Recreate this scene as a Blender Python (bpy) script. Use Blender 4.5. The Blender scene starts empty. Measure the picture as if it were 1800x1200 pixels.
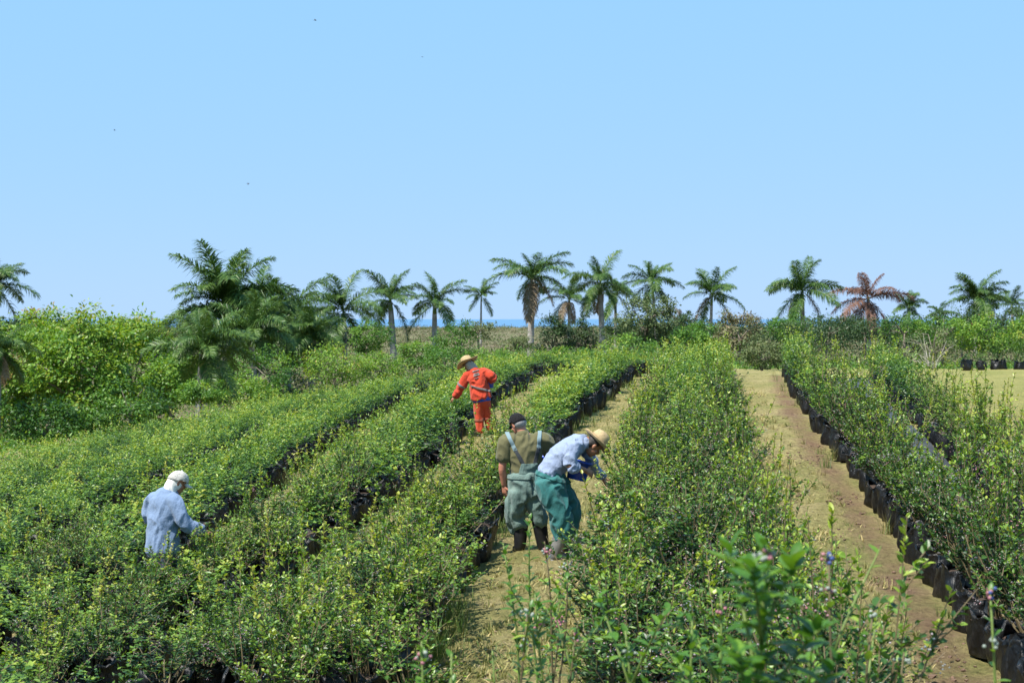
import bpy, bmesh, math, random
import numpy as np
from mathutils import Vector, Matrix, noise, Euler

R = math.radians
S = bpy.context.scene
C = S.collection

# ------------------------------------------------------------------ camera
CAMZ = 2.7
cam_d = bpy.data.cameras.new('camera')
cam_d.sensor_width = 36.0
cam_d.lens = 50.0
cam_d.clip_start = 0.1
cam_d.clip_end = 60000
cam_d.dof.use_dof = True
cam_d.dof.focus_distance = 17.0
cam_d.dof.aperture_fstop = 5.6
cam = bpy.data.objects.new('camera', cam_d)
C.objects.link(cam)
cam.location = (0, 0, CAMZ)
cam.rotation_euler = (R(90 - 0.917), 0, 0)
S.camera = cam

# ------------------------------------------------------------------ sky and sun
SUN_EL = 60.0
SUN_DIR = Vector((-0.78, -0.62, 0)).normalized()          # horizontal direction towards the sun
sun_vec = (SUN_DIR * math.cos(R(SUN_EL)) + Vector((0, 0, math.sin(R(SUN_EL))))).normalized()
W = bpy.data.worlds.new('World')
S.world = W
W.use_nodes = True
wn = W.node_tree
for n in list(wn.nodes):
    wn.nodes.remove(n)
wo = wn.nodes.new('ShaderNodeOutputWorld')
wb = wn.nodes.new('ShaderNodeBackground')
ws = wn.nodes.new('ShaderNodeTexSky')
ws.sky_type = 'NISHITA'
ws.sun_disc = False
ws.sun_elevation = R(SUN_EL)
ws.sun_rotation = math.atan2(SUN_DIR.x, SUN_DIR.y)
ws.altitude = 30
ws.air_density = 0.5
ws.dust_density = 0.3
ws.ozone_density = 3.0
wb.inputs['Strength'].default_value = 0.1
sep = wn.nodes.new('ShaderNodeSeparateColor'); cmb = wn.nodes.new('ShaderNodeCombineColor')
wn.links.new(ws.outputs[0], sep.inputs[0])
for ch, gam, gain in ((0, .25, 1.80), (1, .08, 3.36), (2, .04, 5.2)):     # soften the gradient as the clear sea air does
    pw = wn.nodes.new('ShaderNodeMath'); pw.operation = 'POWER'; pw.inputs[1].default_value = gam
    ml = wn.nodes.new('ShaderNodeMath'); ml.operation = 'MULTIPLY'; ml.inputs[1].default_value = gain
    wn.links.new(sep.outputs[ch], pw.inputs[0]); wn.links.new(pw.outputs[0], ml.inputs[0]); wn.links.new(ml.outputs[0], cmb.inputs[ch])
wn.links.new(cmb.outputs[0], wb.inputs[0])
wn.links.new(wb.outputs[0], wo.inputs[0])
sd = bpy.data.lights.new('sun', 'SUN')
sd.energy = 4.9
sd.angle = R(0.53)
sd.color = (1.0, 0.955, 0.88)
so = bpy.data.objects.new('sun', sd)
C.objects.link(so)
so.rotation_euler = sun_vec.to_track_quat('Z', 'Y').to_euler()
so.location = (-20, -20, 60)

vs = S.view_settings
vs.view_transform = 'Standard'
vs.look = 'None'
vs.exposure = 0.9
vs.gamma = 1.0
vs.use_curve_mapping = False
S.cycles.max_bounces = 6
S.cycles.diffuse_bounces = 3
S.cycles.glossy_bounces = 2
S.cycles.transmission_bounces = 4
S.cycles.transparent_max_bounces = 4
S.cycles.caustics_reflective = False
S.cycles.caustics_refractive = False
S.cycles.sample_clamp_indirect = 4.0

rng = np.random.default_rng(7)
rnd = random.Random(11)

# ------------------------------------------------------------------ helpers
def tag(o, label=None, cat=None, group=None, kind=None):
    if label: o['label'] = label
    if cat: o['category'] = cat
    if group: o['group'] = group
    if kind: o['kind'] = kind
    return o

def link(name, me, mat=None, parent=None, loc=None):
    o = bpy.data.objects.new(name, me)
    C.objects.link(o)
    if mat is not None and me is not None:
        me.materials.clear()
        me.materials.append(mat)
    if parent is not None:
        o.parent = parent
    if loc is not None:
        o.location = loc
    return o

def empty(name, loc=(0, 0, 0), rz=0.0):
    o = bpy.data.objects.new(name, None)
    o.empty_display_size = 0.2
    C.objects.link(o)
    o.location = loc
    o.rotation_euler = (0, 0, rz)
    return o

def np_mesh(name, V, T, tint=None, smooth=False):
    V = np.asarray(V, np.float32); T = np.asarray(T, np.int32)
    me = bpy.data.meshes.new(name)
    me.vertices.add(len(V)); me.vertices.foreach_set('co', V.ravel())
    k = T.shape[1]
    me.loops.add(T.size); me.loops.foreach_set('vertex_index', T.ravel())
    me.polygons.add(len(T))
    me.polygons.foreach_set('loop_start', np.arange(0, T.size, k, dtype=np.int32))
    me.polygons.foreach_set('loop_total', np.full(len(T), k, np.int32))
    me.polygons.foreach_set('use_smooth', np.full(len(T), smooth, bool))
    if tint is not None:
        a = me.attributes.new('tint', 'FLOAT', 'POINT')
        a.data.foreach_set('value', np.asarray(tint, np.float32))
    me.update(calc_edges=True)
    return me

def bm_mesh(name, bm, smooth=True):
    me = bpy.data.meshes.new(name)
    bm.normal_update()
    bm.to_mesh(me); bm.free()
    if smooth:
        me.polygons.foreach_set('use_smooth', np.ones(len(me.polygons), bool))
    return me

def unit(a):
    return a / np.maximum(np.linalg.norm(a, axis=-1, keepdims=True), 1e-9)

# leaf templates: (along, across, up) and triangles
LEAF_LO = (np.array([(0, 0, 0), (.42, .5, .06), (1, 0, -.05), (.42, -.5, .06)]),
           np.array([(0, 3, 2), (0, 2, 1)]))
LEAF_MID = (np.array([(0, 0, 0), (.3, .46, .07), (.68, .4, .05), (1, 0, -.08), (.68, -.4, .05), (.3, -.46, .07), (.5, 0, -.01)]),
            np.array([(0, 5, 6), (5, 4, 6), (4, 3, 6), (0, 6, 1), (6, 2, 1), (6, 3, 2)]))

BLADE = (np.array([(0, -.5, 0), (0, .5, 0), (.5, .42, .0), (.5, -.42, .0), (1, 0, -.12)]), np.array([(0, 1, 2), (0, 2, 3), (3, 2, 4)]))

def leaf_arrays(P, D, N, L, Wd, tint, tmpl=LEAF_LO):
    t, f = tmpl
    D = unit(D); Sd = unit(np.cross(D, N)); N = np.cross(Sd, D)
    L = np.asarray(L)[:, None, None]; Wd = np.asarray(Wd)[:, None, None]
    V = P[:, None, :] + t[None, :, 0:1] * L * D[:, None, :] + t[None, :, 1:2] * Wd * Sd[:, None, :] + t[None, :, 2:3] * L * N[:, None, :]
    n, k = len(P), len(t)
    T = f[None] + (np.arange(n) * k)[:, None, None]
    return V.reshape(-1, 3), T.reshape(-1, 3), np.repeat(tint, k)

def tube_arrays(pts, rad, seg=4):
    pts = np.asarray(pts, float); n = len(pts)
    rad = np.broadcast_to(rad, (n,))
    tg = unit(np.gradient(pts, axis=0))
    ref = np.array([0.31, 0.2, 0.93]) if abs(tg[0][2]) < .8 else np.array([1.0, 0.1, 0])
    s = unit(np.cross(tg, ref)); b = np.cross(tg, s)
    th = np.linspace(0, 2 * np.pi, seg, endpoint=False)
    V = pts[:, None, :] + rad[:, None, None] * (np.cos(th)[None, :, None] * s[:, None, :] + np.sin(th)[None, :, None] * b[:, None, :])
    T = []
    for i in range(n - 1):
        for j in range(seg):
            a, c = i * seg + j, i * seg + (j + 1) % seg
            T += [(a, c, c + seg), (a, c + seg, a + seg)]
    for j in range(1, seg - 1):
        T.append(((n - 1) * seg, (n - 1) * seg + j, (n - 1) * seg + j + 1))
        T.append((0, j + 1, j))
    return V.reshape(-1, 3), np.array(T)

class Acc:
    def __init__(self): self.v = []; self.t = []; self.c = []; self.n = 0
    def add(self, V, T, c=None):
        self.v.append(V); self.t.append(np.asarray(T) + self.n); self.n += len(V)
        self.c.append(np.full(len(V), .5) if c is None else (np.full(len(V), c) if np.isscalar(c) else c))
    def mesh(self, name, smooth=False):
        return np_mesh(name, np.concatenate(self.v), np.concatenate(self.t), np.concatenate(self.c), smooth)

# ------------------------------------------------------------------ materials
def new_mat(name):
    m = bpy.data.materials.new(name); m.use_nodes = True
    nt = m.node_tree
    return m, nt, nt.nodes['Principled BSDF']

def ramp(nt, stops):
    r = nt.nodes.new('ShaderNodeValToRGB')
    e = r.color_ramp.elements
    while len(e) > 1: e.remove(e[-1])
    e[0].position = stops[0][0]; e[0].color = (*stops[0][1], 1)
    for p, c in stops[1:]:
        q = e.new(p); q.color = (*c, 1)
    return r

def tex_noise(nt, scale, detail=4, rough=.55, coord='Object', vec_scale=None):
    tc = nt.nodes.new('ShaderNodeTexCoord')
    n = nt.nodes.new('ShaderNodeTexNoise')
    n.inputs['Scale'].default_value = scale; n.inputs['Detail'].default_value = detail
    n.inputs['Roughness'].default_value = rough
    if vec_scale:
        mp = nt.nodes.new('ShaderNodeMapping'); mp.inputs['Scale'].default_value = vec_scale
        nt.links.new(tc.outputs[coord], mp.inputs[0]); nt.links.new(mp.outputs[0], n.inputs['Vector'])
    else:
        nt.links.new(tc.outputs[coord], n.inputs['Vector'])
    return n

def mix(nt, fac, a, b, typ='MIX'):
    m = nt.nodes.new('ShaderNodeMix'); m.data_type = 'RGBA'; m.blend_type = typ
    for key, val in ((0, fac), (6, a), (7, b)):
        if isinstance(val, bpy.types.NodeSocket): nt.links.new(val, m.inputs[key])
        elif key == 0: m.inputs[0].default_value = val
        else: m.inputs[key].default_value = (*val, 1)
    return m.outputs[2]

def bump(nt, p, h, strength, dist):
    b = nt.nodes.new('ShaderNodeBump'); b.inputs['Strength'].default_value = strength
    b.inputs['Distance'].default_value = dist
    nt.links.new(h, b.inputs['Height']); nt.links.new(b.outputs[0], p.inputs['Normal'])

def leaf_mat(name, stops, rough=.42, trans=.28, var=.12, spec=.32):
    m, nt, p = new_mat(name)
    at = nt.nodes.new('ShaderNodeAttribute'); at.attribute_name = 'tint'
    oi = nt.nodes.new('ShaderNodeObjectInfo')
    ma = nt.nodes.new('ShaderNodeMath'); ma.operation = 'MULTIPLY_ADD'
    nt.links.new(oi.outputs['Random'], ma.inputs[0]); ma.inputs[1].default_value = var; ma.inputs[2].default_value = -var / 2
    ad = nt.nodes.new('ShaderNodeMath'); ad.operation = 'ADD'; ad.use_clamp = True
    nt.links.new(at.outputs['Fac'], ad.inputs[0]); nt.links.new(ma.outputs[0], ad.inputs[1])
    r = ramp(nt, stops); nt.links.new(ad.outputs[0], r.inputs[0])
    nt.links.new(r.outputs[0], p.inputs['Base Color'])
    p.inputs['Roughness'].default_value = rough
    p.inputs['Specular IOR Level'].default_value = spec
    tr = nt.nodes.new('ShaderNodeBsdfTranslucent')
    hs = nt.nodes.new('ShaderNodeHueSaturation'); hs.inputs['Value'].default_value = 1.5; hs.inputs['Saturation'].default_value = 1.1
    hs.inputs['Hue'].default_value = .485
    nt.links.new(r.outputs[0], hs.inputs['Color']); nt.links.new(hs.outputs[0], tr.inputs[0])
    ms = nt.nodes.new('ShaderNodeMixShader'); ms.inputs[0].default_value = trans
    nt.links.new(p.outputs[0], ms.inputs[1]); nt.links.new(tr.outputs[0], ms.inputs[2])
    nt.links.new(ms.outputs[0], nt.nodes['Material Output'].inputs[0])
    return m

def plain(name, col, rough=.7, n_scale=20, n_amp=.25, b=.0, bscale=60, bdist=.01, spec=.4, vec=None, metal=0):
    m, nt, p = new_mat(name)
    n = tex_noise(nt, n_scale, 5, .6, vec_scale=vec)
    lo = tuple(c * (1 - n_amp) for c in col); hi = tuple(min(1, c * (1 + n_amp)) for c in col)
    r = ramp(nt, [(.3, lo), (.7, hi)]); nt.links.new(n.outputs[0], r.inputs[0])
    nt.links.new(r.outputs[0], p.inputs['Base Color'])
    p.inputs['Roughness'].default_value = rough; p.inputs['Specular IOR Level'].default_value = spec
    p.inputs['Metallic'].default_value = metal
    if b:
        n2 = tex_noise(nt, bscale, 4, .6, vec_scale=vec); bump(nt, p, n2.outputs[0], b, bdist)
    return m

M = {}
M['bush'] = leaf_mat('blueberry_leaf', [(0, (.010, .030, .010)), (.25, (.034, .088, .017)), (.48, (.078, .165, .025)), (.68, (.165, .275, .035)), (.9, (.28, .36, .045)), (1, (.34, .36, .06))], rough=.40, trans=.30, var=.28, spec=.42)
M['shoot_leaf'] = leaf_mat('shoot_leaf', [(0, (.03, .095, .016)), (.5, (.085, .20, .026)), (1, (.20, .32, .04))], rough=.36, trans=.32)
nt = M['shoot_leaf'].node_tree; p = nt.nodes['Principled BSDF']
src = p.inputs['Base Color'].links[0].from_socket
nz = tex_noise(nt, 5, 6, .7); rz = ramp(nt, [(.35, (.6, .62, .5)), (.6, (1.05, 1.05, 1.0)), (.75, (1.25, 1.1, .9))]); nt.links.new(nz.outputs[0], rz.inputs[0])
nt.links.new(mix(nt, 1.0, src, rz.outputs[0], 'MULTIPLY'), p.inputs['Base Color'])
M['stem'] = plain('bush_stem', (.11, .085, .04), .7, 30)
M['green_stem'] = plain('green_stem', (.12, .17, .035), .6, 30)
M['berry'] = leaf_mat('berry_skin', [(0, (.07, .085, .15)), (.35, (.20, .23, .24)), (.65, (.30, .22, .24)), (1, (.34, .12, .14))], rough=.5, trans=0, var=0)
M['palm'] = leaf_mat('palm_leaf', [(0, (.014, .042, .012)), (.5, (.050, .112, .022)), (1, (.14, .21, .045))], rough=.42, trans=.22, spec=.28)
M['palm_dry'] = leaf_mat('dry_palm_leaf', [(0, (.08, .056, .035)), (.6, (.19, .14, .085)), (1, (.30, .23, .14))], rough=.6, trans=.15)
M['palm_dead'] = leaf_mat('dead_palm_leaf', [(0, (.09, .045, .03)), (.6, (.165, .085, .06)), (1, (.25, .15, .105))], rough=.6, trans=.15)
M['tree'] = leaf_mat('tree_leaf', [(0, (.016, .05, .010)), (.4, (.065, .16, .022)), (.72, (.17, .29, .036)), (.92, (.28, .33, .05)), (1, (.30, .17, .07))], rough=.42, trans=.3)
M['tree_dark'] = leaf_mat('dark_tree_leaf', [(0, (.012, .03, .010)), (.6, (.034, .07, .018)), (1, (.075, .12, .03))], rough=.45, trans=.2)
M['tree_grey'] = leaf_mat('grey_tree_leaf', [(0, (.055, .095, .03)), (.6, (.13, .16, .055)), (1, (.24, .18, .12))], rough=.5, trans=.2)
M['scrub'] = leaf_mat('dry_scrub', [(0, (.05, .085, .022)), (.35, (.10, .125, .042)), (.6, (.165, .145, .08)), (1, (.23, .18, .125))], rough=.7, trans=.15)
M['bark'] = plain('tree_bark', (.16, .135, .105), .85, 8, .35, .5, 25, .03)
M['grass'] = leaf_mat('grass_blade', [(0, (.07, .11, .022)), (.4, (.19, .19, .055)), (1, (.40, .32, .14))], rough=.6, trans=.25)
M['weed'] = leaf_mat('weed_blade', [(0, (.04, .09, .015)), (.5, (.10, .165, .03)), (1, (.30, .26, .10))], rough=.5, trans=.25)
M['soil'] = plain('potting_soil', (.05, .033, .024), .95, 30, .5, .6, 60, .02)

# palm trunk with leaf-scar rings
m, nt, p = new_mat('palm_trunk')
n = tex_noise(nt, 2.2, 6, .65); r = ramp(nt, [(.25, (.15, .13, .115)), (.6, (.33, .31, .28)), (.8, (.42, .40, .36))])
nt.links.new(n.outputs[0], r.inputs[0]); nt.links.new(r.outputs[0], p.inputs['Base Color'])
wv = nt.nodes.new('ShaderNodeTexWave'); wv.bands_direction = 'Z'; wv.inputs['Scale'].default_value = 1.6; wv.inputs['Distortion'].default_value = .6
tc = nt.nodes.new('ShaderNodeTexCoord'); nt.links.new(tc.outputs['Object'], wv.inputs['Vector'])
bump(nt, p, wv.outputs['Fac'], .5, .03); p.inputs['Roughness'].default_value = .85
M['palm_trunk'] = m
M['crownshaft'] = plain('palm_crownshaft', (.10, .15, .04), .4, 3, .3)

# crumpled black polythene with dust
m, nt, p = new_mat('black_polythene')
n = tex_noise(nt, 9, 6, .65); r = ramp(nt, [(.48, (.004, .004, .005)), (.6, (.008, .008, .009)), (.80, (.038, .035, .032))])
nt.links.new(n.outputs[0], r.inputs[0]); nt.links.new(r.outputs[0], p.inputs['Base Color'])
p.inputs['Roughness'].default_value = .42; p.inputs['Specular IOR Level'].default_value = .5
n2 = tex_noise(nt, 22, 5, .6, vec_scale=(1, 1, .45)); bump(nt, p, n2.outputs[0], .9, .03)
M['bag'] = m
# woven ground cloth
m, nt, p = new_mat('weed_cloth')
n = tex_noise(nt, 1.8, 7, .65); r = ramp(nt, [(.35, (.018, .019, .022)), (.6, (.05, .052, .058)), (.78, (.13, .115, .10))])
nt.links.new(n.outputs[0], r.inputs[0]); nt.links.new(r.outputs[0], p.inputs['Base Color'])
p.inputs['Roughness'].default_value = .5
n2 = tex_noise(nt, 14, 4, .6); bump(nt, p, n2.outputs[0], .6, .03)
M['cloth'] = m

# ------------------------------------------------------------------ terrain
FY = [-10, 0, 5, 9, 15.8, 28, 36, 50, 60, 80, 170, 600, 3000, 4500]
FZ = [-1.8, -1.95, -2.38, -2.62, -2.72, -2.25, -2.05, -1.95, -2.1, -3.2, -5.5, -8.5, -19, -26]
def H(x, y):
    x = np.asarray(x, float); y = np.asarray(y, float)
    s = 0
    for k, wt in ((-2, 1), (-1, 2), (0, 3), (1, 2), (2, 1)):
        s = s + wt * np.interp(y + k * np.maximum(.8, np.abs(y) * .04), FY, FZ)
    f = s / 9
    d = -np.minimum(0, x - .8)
    g = np.where(d < 18, -(d * d / (d + 1.2)) * .2, -(18 * 18 / 19.2) * .2 - (d - 18) * .03)
    g = np.maximum(g, -5) * (1 - np.clip((y - 70) / 90, 0, 1))
    return f + g + CAMZ
def h(x, y): return float(H(x, y))
FPX = 2500.0
def at(px, py, d):          # a sight line of the photograph followed for d metres
    return ((px - 900) / FPX * d, d, CAMZ - (py - 560) / FPX * d)

# the planted lines: where the front of each line of bags stands, in metres
LINES = {
 'A1': [(2.75, 5.5), (3.2, 8.3), (3.53, 10.26), (3.74, 11.4), (4.17, 14.1), (4.69, 17.76), (5.45, 23.5), (6.85, 33.9), (8.2, 42), (9.4, 49)],
 'A2': [(4.9, 8.3), (5.25, 11.4), (5.75, 14.94), (6.35, 18.5), (7.33, 23.5), (9.27, 35.1), (11.6, 46)],
 'B1': [(1.3, 5.4), (1.75, 9), (2.5, 15.3), (3.2, 21.4), (4.75, 32.7), (6.2, 43), (7.5, 51)],
 'B2': [(.70, 7.6), (.80, 10.8), (1.05, 13), (1.38, 16), (2.0, 21.4), (3.95, 36), (5.9, 51)],
 'C': [(-1.05, 9.0), (-.88, 11.2), (-.7, 13.5), (-.34, 16.9), (.26, 21.6), (1.17, 27.9), (2.31, 36), (3.85, 45.8)],
 'D': [(-3.8, 9.4), (-3.43, 13.2), (-3.13, 15.66), (-2.66, 17.5), (-1.67, 23.2), (-1.12, 28), (-.56, 35.2), (.72, 44.8)],
 'E': [(-5.4, 12.5), (-5.03, 16.5), (-4.72, 19.65), (-4.49, 24.4), (-4.27, 31.4), (-3.87, 34.6), (-3.1, 45)],
 'F': [(-7.9, 18), (-7.73, 23), (-7.55, 27), (-7.14, 32.5), (-6.94, 41.3), (-6.2, 50)],
 'K': [(18.0, 56.5), (21.5, 57), (27, 58)],
 'X1': [(-7, 47.5), (-2, 47.2), (4.6, 48.5)], 'X2': [(-9, 50), (-2, 49.6), (7.5, 52.5)], 'X3': [(-11, 53), (-2, 52.5), (7.2, 54.5)],
}
def shifted(base, dx, y0=None, y1=None):
    pts = [(x + dx, y) for x, y in LINES[base]]
    return [q for q in pts if (y0 is None or q[1] >= y0) and (y1 is None or q[1] <= y1)]
LINES['B3'] = [(1.0, 6.2), (1.25, 9), (1.55, 12), (2.0, 17), (2.6, 21.4), (4.4, 34.4), (6.7, 51)]
LINES['C2'] = shifted('C', -.58)
LINES['C3'] = [(-2.05, 10.2), (-1.85, 12), (-1.7, 14), (-1.55, 15.6)]
LINES['C0'] = [(-2.75, 10.0), (-2.5, 12), (-2.35, 13.6)]
LINES['D2'] = shifted('D', -.68)
LINES['D3'] = shifted('D', -1.35, 18)
LINES['E2'] = shifted('E', -.75)
LINES['E3'] = shifted('E', -1.6)
LINES['F2'] = shifted('F', -.8)
LINES['F3'] = shifted('F', -1.75)
LINES['G'] = shifted('F', -2.9)
LINES['I'] = shifted('F', -4.4)
LINES['J'] = shifted('F', -6.0, 26)
LINES['L'] = shifted('F', -7.8, 30)
LINES['N'] = shifted('F', -9.6, 32)

def resample(pts, step):
    P = np.array(pts, float)
    # smooth the corners a little before stepping along the line
    for _ in range(2):
        Q = [P[0]]
        for a, b in zip(P[:-1], P[1:]):
            Q += [a * .75 + b * .25, a * .25 + b * .75]
        Q.append(P[-1]); P = np.array(Q)
    sgm = np.r_[0, np.cumsum(np.linalg.norm(np.diff(P, axis=0), axis=1))]
    t = np.arange(step / 2, sgm[-1], step)
    return np.c_[np.interp(t, sgm, P[:, 0]), np.interp(t, sgm, P[:, 1])]

RES = {k: resample(v, .15) for k, v in LINES.items()}
def line_dist(x, y, keys):
    d = np.full(x.shape, 99.0)
    for k in keys:
        P = RES[k]
        # signed by x: nearest x of the line at this y
        lx = np.interp(y, P[:, 1], P[:, 0], left=np.nan, right=np.nan)
        dd = x - lx
        d = np.where(np.isnan(dd), d, np.where(np.abs(dd) < np.abs(d), dd, d))
    return d

def axis(parts):
    out = []
    for a, b, s in parts: out += list(np.arange(a, b, s))
    return np.array(out)
gx = axis([(-6000, -1000, 500), (-1000, -200, 80), (-200, -40, 8), (-40, -14, .8), (-14, 14, .16), (14, 40, .6), (40, 200, 8), (200, 1000, 80), (1000, 6001, 500)])
gy = axis([(-12, 2, .8), (2, 40, .16), (40, 75, .5), (75, 260, 5), (260, 1000, 40), (1000, 4600, 200)])
GX, GY = np.meshgrid(gx, gy)
gz = H(GX, GY)
fine = np.zeros_like(gz)
for k, (sc, am) in enumerate(((.9, .05), (3.1, .02), (7.0, .009))):
    fine += am * (np.sin(GX * sc * 1.7 + 1.3 * k + np.sin(GY * sc)) * np.cos(GY * sc * 1.3 + 2.1 * k + np.sin(GX * sc * .8)))
fine += rng.normal(size=gz.shape) * .009
gz = gz + fine * (GY < 75) * (np.abs(GX) < 40)
dA = line_dist(GX, GY, ['A1'])
dirt = 1.25 * np.exp(-((dA + .28) / .33) ** 2) * (GY < 60)
FIELD = [k for k in LINES if k[0] not in 'KX']
dL = np.abs(line_dist(GX, GY, [k for k in FIELD if k != 'A1']))
dirt = np.maximum(dirt, .45 * np.exp(-(dL / .4) ** 2) * (GX < 12) * (GY < 60))
field = np.clip((GX - 9) / 3, 0, 1) * (GY < 75)
far = np.clip((GY - 62) / 30, 0, 1)
ny, nx = gz.shape
idx = np.arange(ny * nx).reshape(ny, nx)
Q = np.stack([idx[:-1, :-1], idx[:-1, 1:], idx[1:, 1:], idx[1:, :-1]], -1).reshape(-1, 4)
me = np_mesh('ground', np.stack([GX, GY, gz], -1).reshape(-1, 3), Q, smooth=True)
for nm, arr in (('dirt', dirt), ('far', far), ('field', field)):
    a = me.attributes.new(nm, 'FLOAT', 'POINT'); a.data.foreach_set('value', arr.astype(np.float32).ravel())
m, nt, p = new_mat('hillside_ground')
def attr(nm):
    a = nt.nodes.new('ShaderNodeAttribute'); a.attribute_name = nm; return a.outputs['Fac']
n1 = tex_noise(nt, .9, 8, .62); n2 = tex_noise(nt, 16, 9, .78, vec_scale=(1, .55, 1)); n3 = tex_noise(nt, 34, 6, .75)
grass = ramp(nt, [(.3, (.215, .235, .078)), (.48, (.345, .312, .132)), (.62, (.42, .358, .178)), (.8, (.35, .28, .155))])
nt.links.new(n1.outputs[0], grass.inputs[0])
g2 = ramp(nt, [(.32, (.30, .27, .22)), (.46, (.80, .78, .72)), (.56, (1.05, 1.02, .96)), (.68, (1.45, 1.4, 1.25))]); nt.links.new(n2.outputs[0], g2.inputs[0])  # uneven tone; the dark mottles also paint in shadow beneath the thatch
gcol = mix(nt, 1.0, grass.outputs[0], g2.outputs[0], 'MULTIPLY')
fr = ramp(nt, [(.3, (.23, .245, .07)), (.6, (.35, .325, .115)), (.8, (.27, .285, .085))]); nt.links.new(n1.outputs[0], fr.inputs[0])
gcol = mix(nt, attr('field'), gcol, mix(nt, .5, fr.outputs[0], mix(nt, 1.0, fr.outputs[0], g2.outputs[0], 'MULTIPLY')))
dr = ramp(nt, [(.25, (.12, .066, .044)), (.55, (.225, .135, .09)), (.75, (.33, .22, .155))]); nt.links.new(n2.outputs[0], dr.inputs[0])
df = nt.nodes.new('ShaderNodeMath'); df.operation = 'MULTIPLY_ADD'; df.use_clamp = True
nm = nt.nodes.new('ShaderNodeMath'); nm.operation = 'SUBTRACT'; nt.links.new(n1.outputs[0], nm.inputs[0]); nm.inputs[1].default_value = .76
nt.links.new(nm.outputs[0], df.inputs[0]); df.inputs[1].default_value = 2.2; nt.links.new(attr('dirt'), df.inputs[2])
dm = nt.nodes.new('ShaderNodeMath'); dm.operation = 'MULTIPLY'; dm.use_clamp = True
nt.links.new(df.outputs[0], dm.inputs[0])
dsel = nt.nodes.new('ShaderNodeMath'); dsel.operation = 'SMOOTH_MIN'; dsel.inputs[2].default_value = .2
nt.links.new(df.outputs[0], dsel.inputs[0]); dsel.inputs[1].default_value = .95
gcol = mix(nt, dsel.outputs[0], gcol, dr.outputs[0])
nf = tex_noise(nt, .02, 8, .7); fcol = ramp(nt, [(.35, (.08, .10, .038)), (.5, (.155, .13, .08)), (.65, (.11, .12, .05))])
nt.links.new(nf.outputs[0], fcol.inputs[0])
gcol = mix(nt, attr('far'), gcol, fcol.outputs[0])
nt.links.new(gcol, p.inputs['Base Color']); p.inputs['Roughness'].default_value = .95; p.inputs['Specular IOR Level'].default_value = .15
bump(nt, p, n3.outputs[0], 1.0, .09)
ground = link('ground', me, m); tag(ground, kind='structure')

# the sea beyond the coastal plain
m, nt, p = new_mat('sea_water')
n = tex_noise(nt, .002, 6, .6, vec_scale=(.3, 1, 1)); r = ramp(nt, [(.3, (.055, .15, .30)), (.7, (.085, .19, .34))])
nt.links.new(n.outputs[0], r.inputs[0]); nt.links.new(r.outputs[0], p.inputs['Base Color'])
p.inputs['Roughness'].default_value = .35
n2 = tex_noise(nt, .08, 5, .6); bump(nt, p, n2.outputs[0], .6, 3)
sea = link('sea', np_mesh('sea', [(-45000, 2400, 0), (45000, 2400, 0), (45000, 46000, 0), (-45000, 46000, 0)], [(0, 1, 2, 3)]), m, loc=(0, 0, CAMZ - 19.3))
tag(sea, kind='structure')

# ------------------------------------------------------------------ blueberry bushes
def rand_unit(n):
    return unit(rng.normal(size=(n, 3)))

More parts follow.
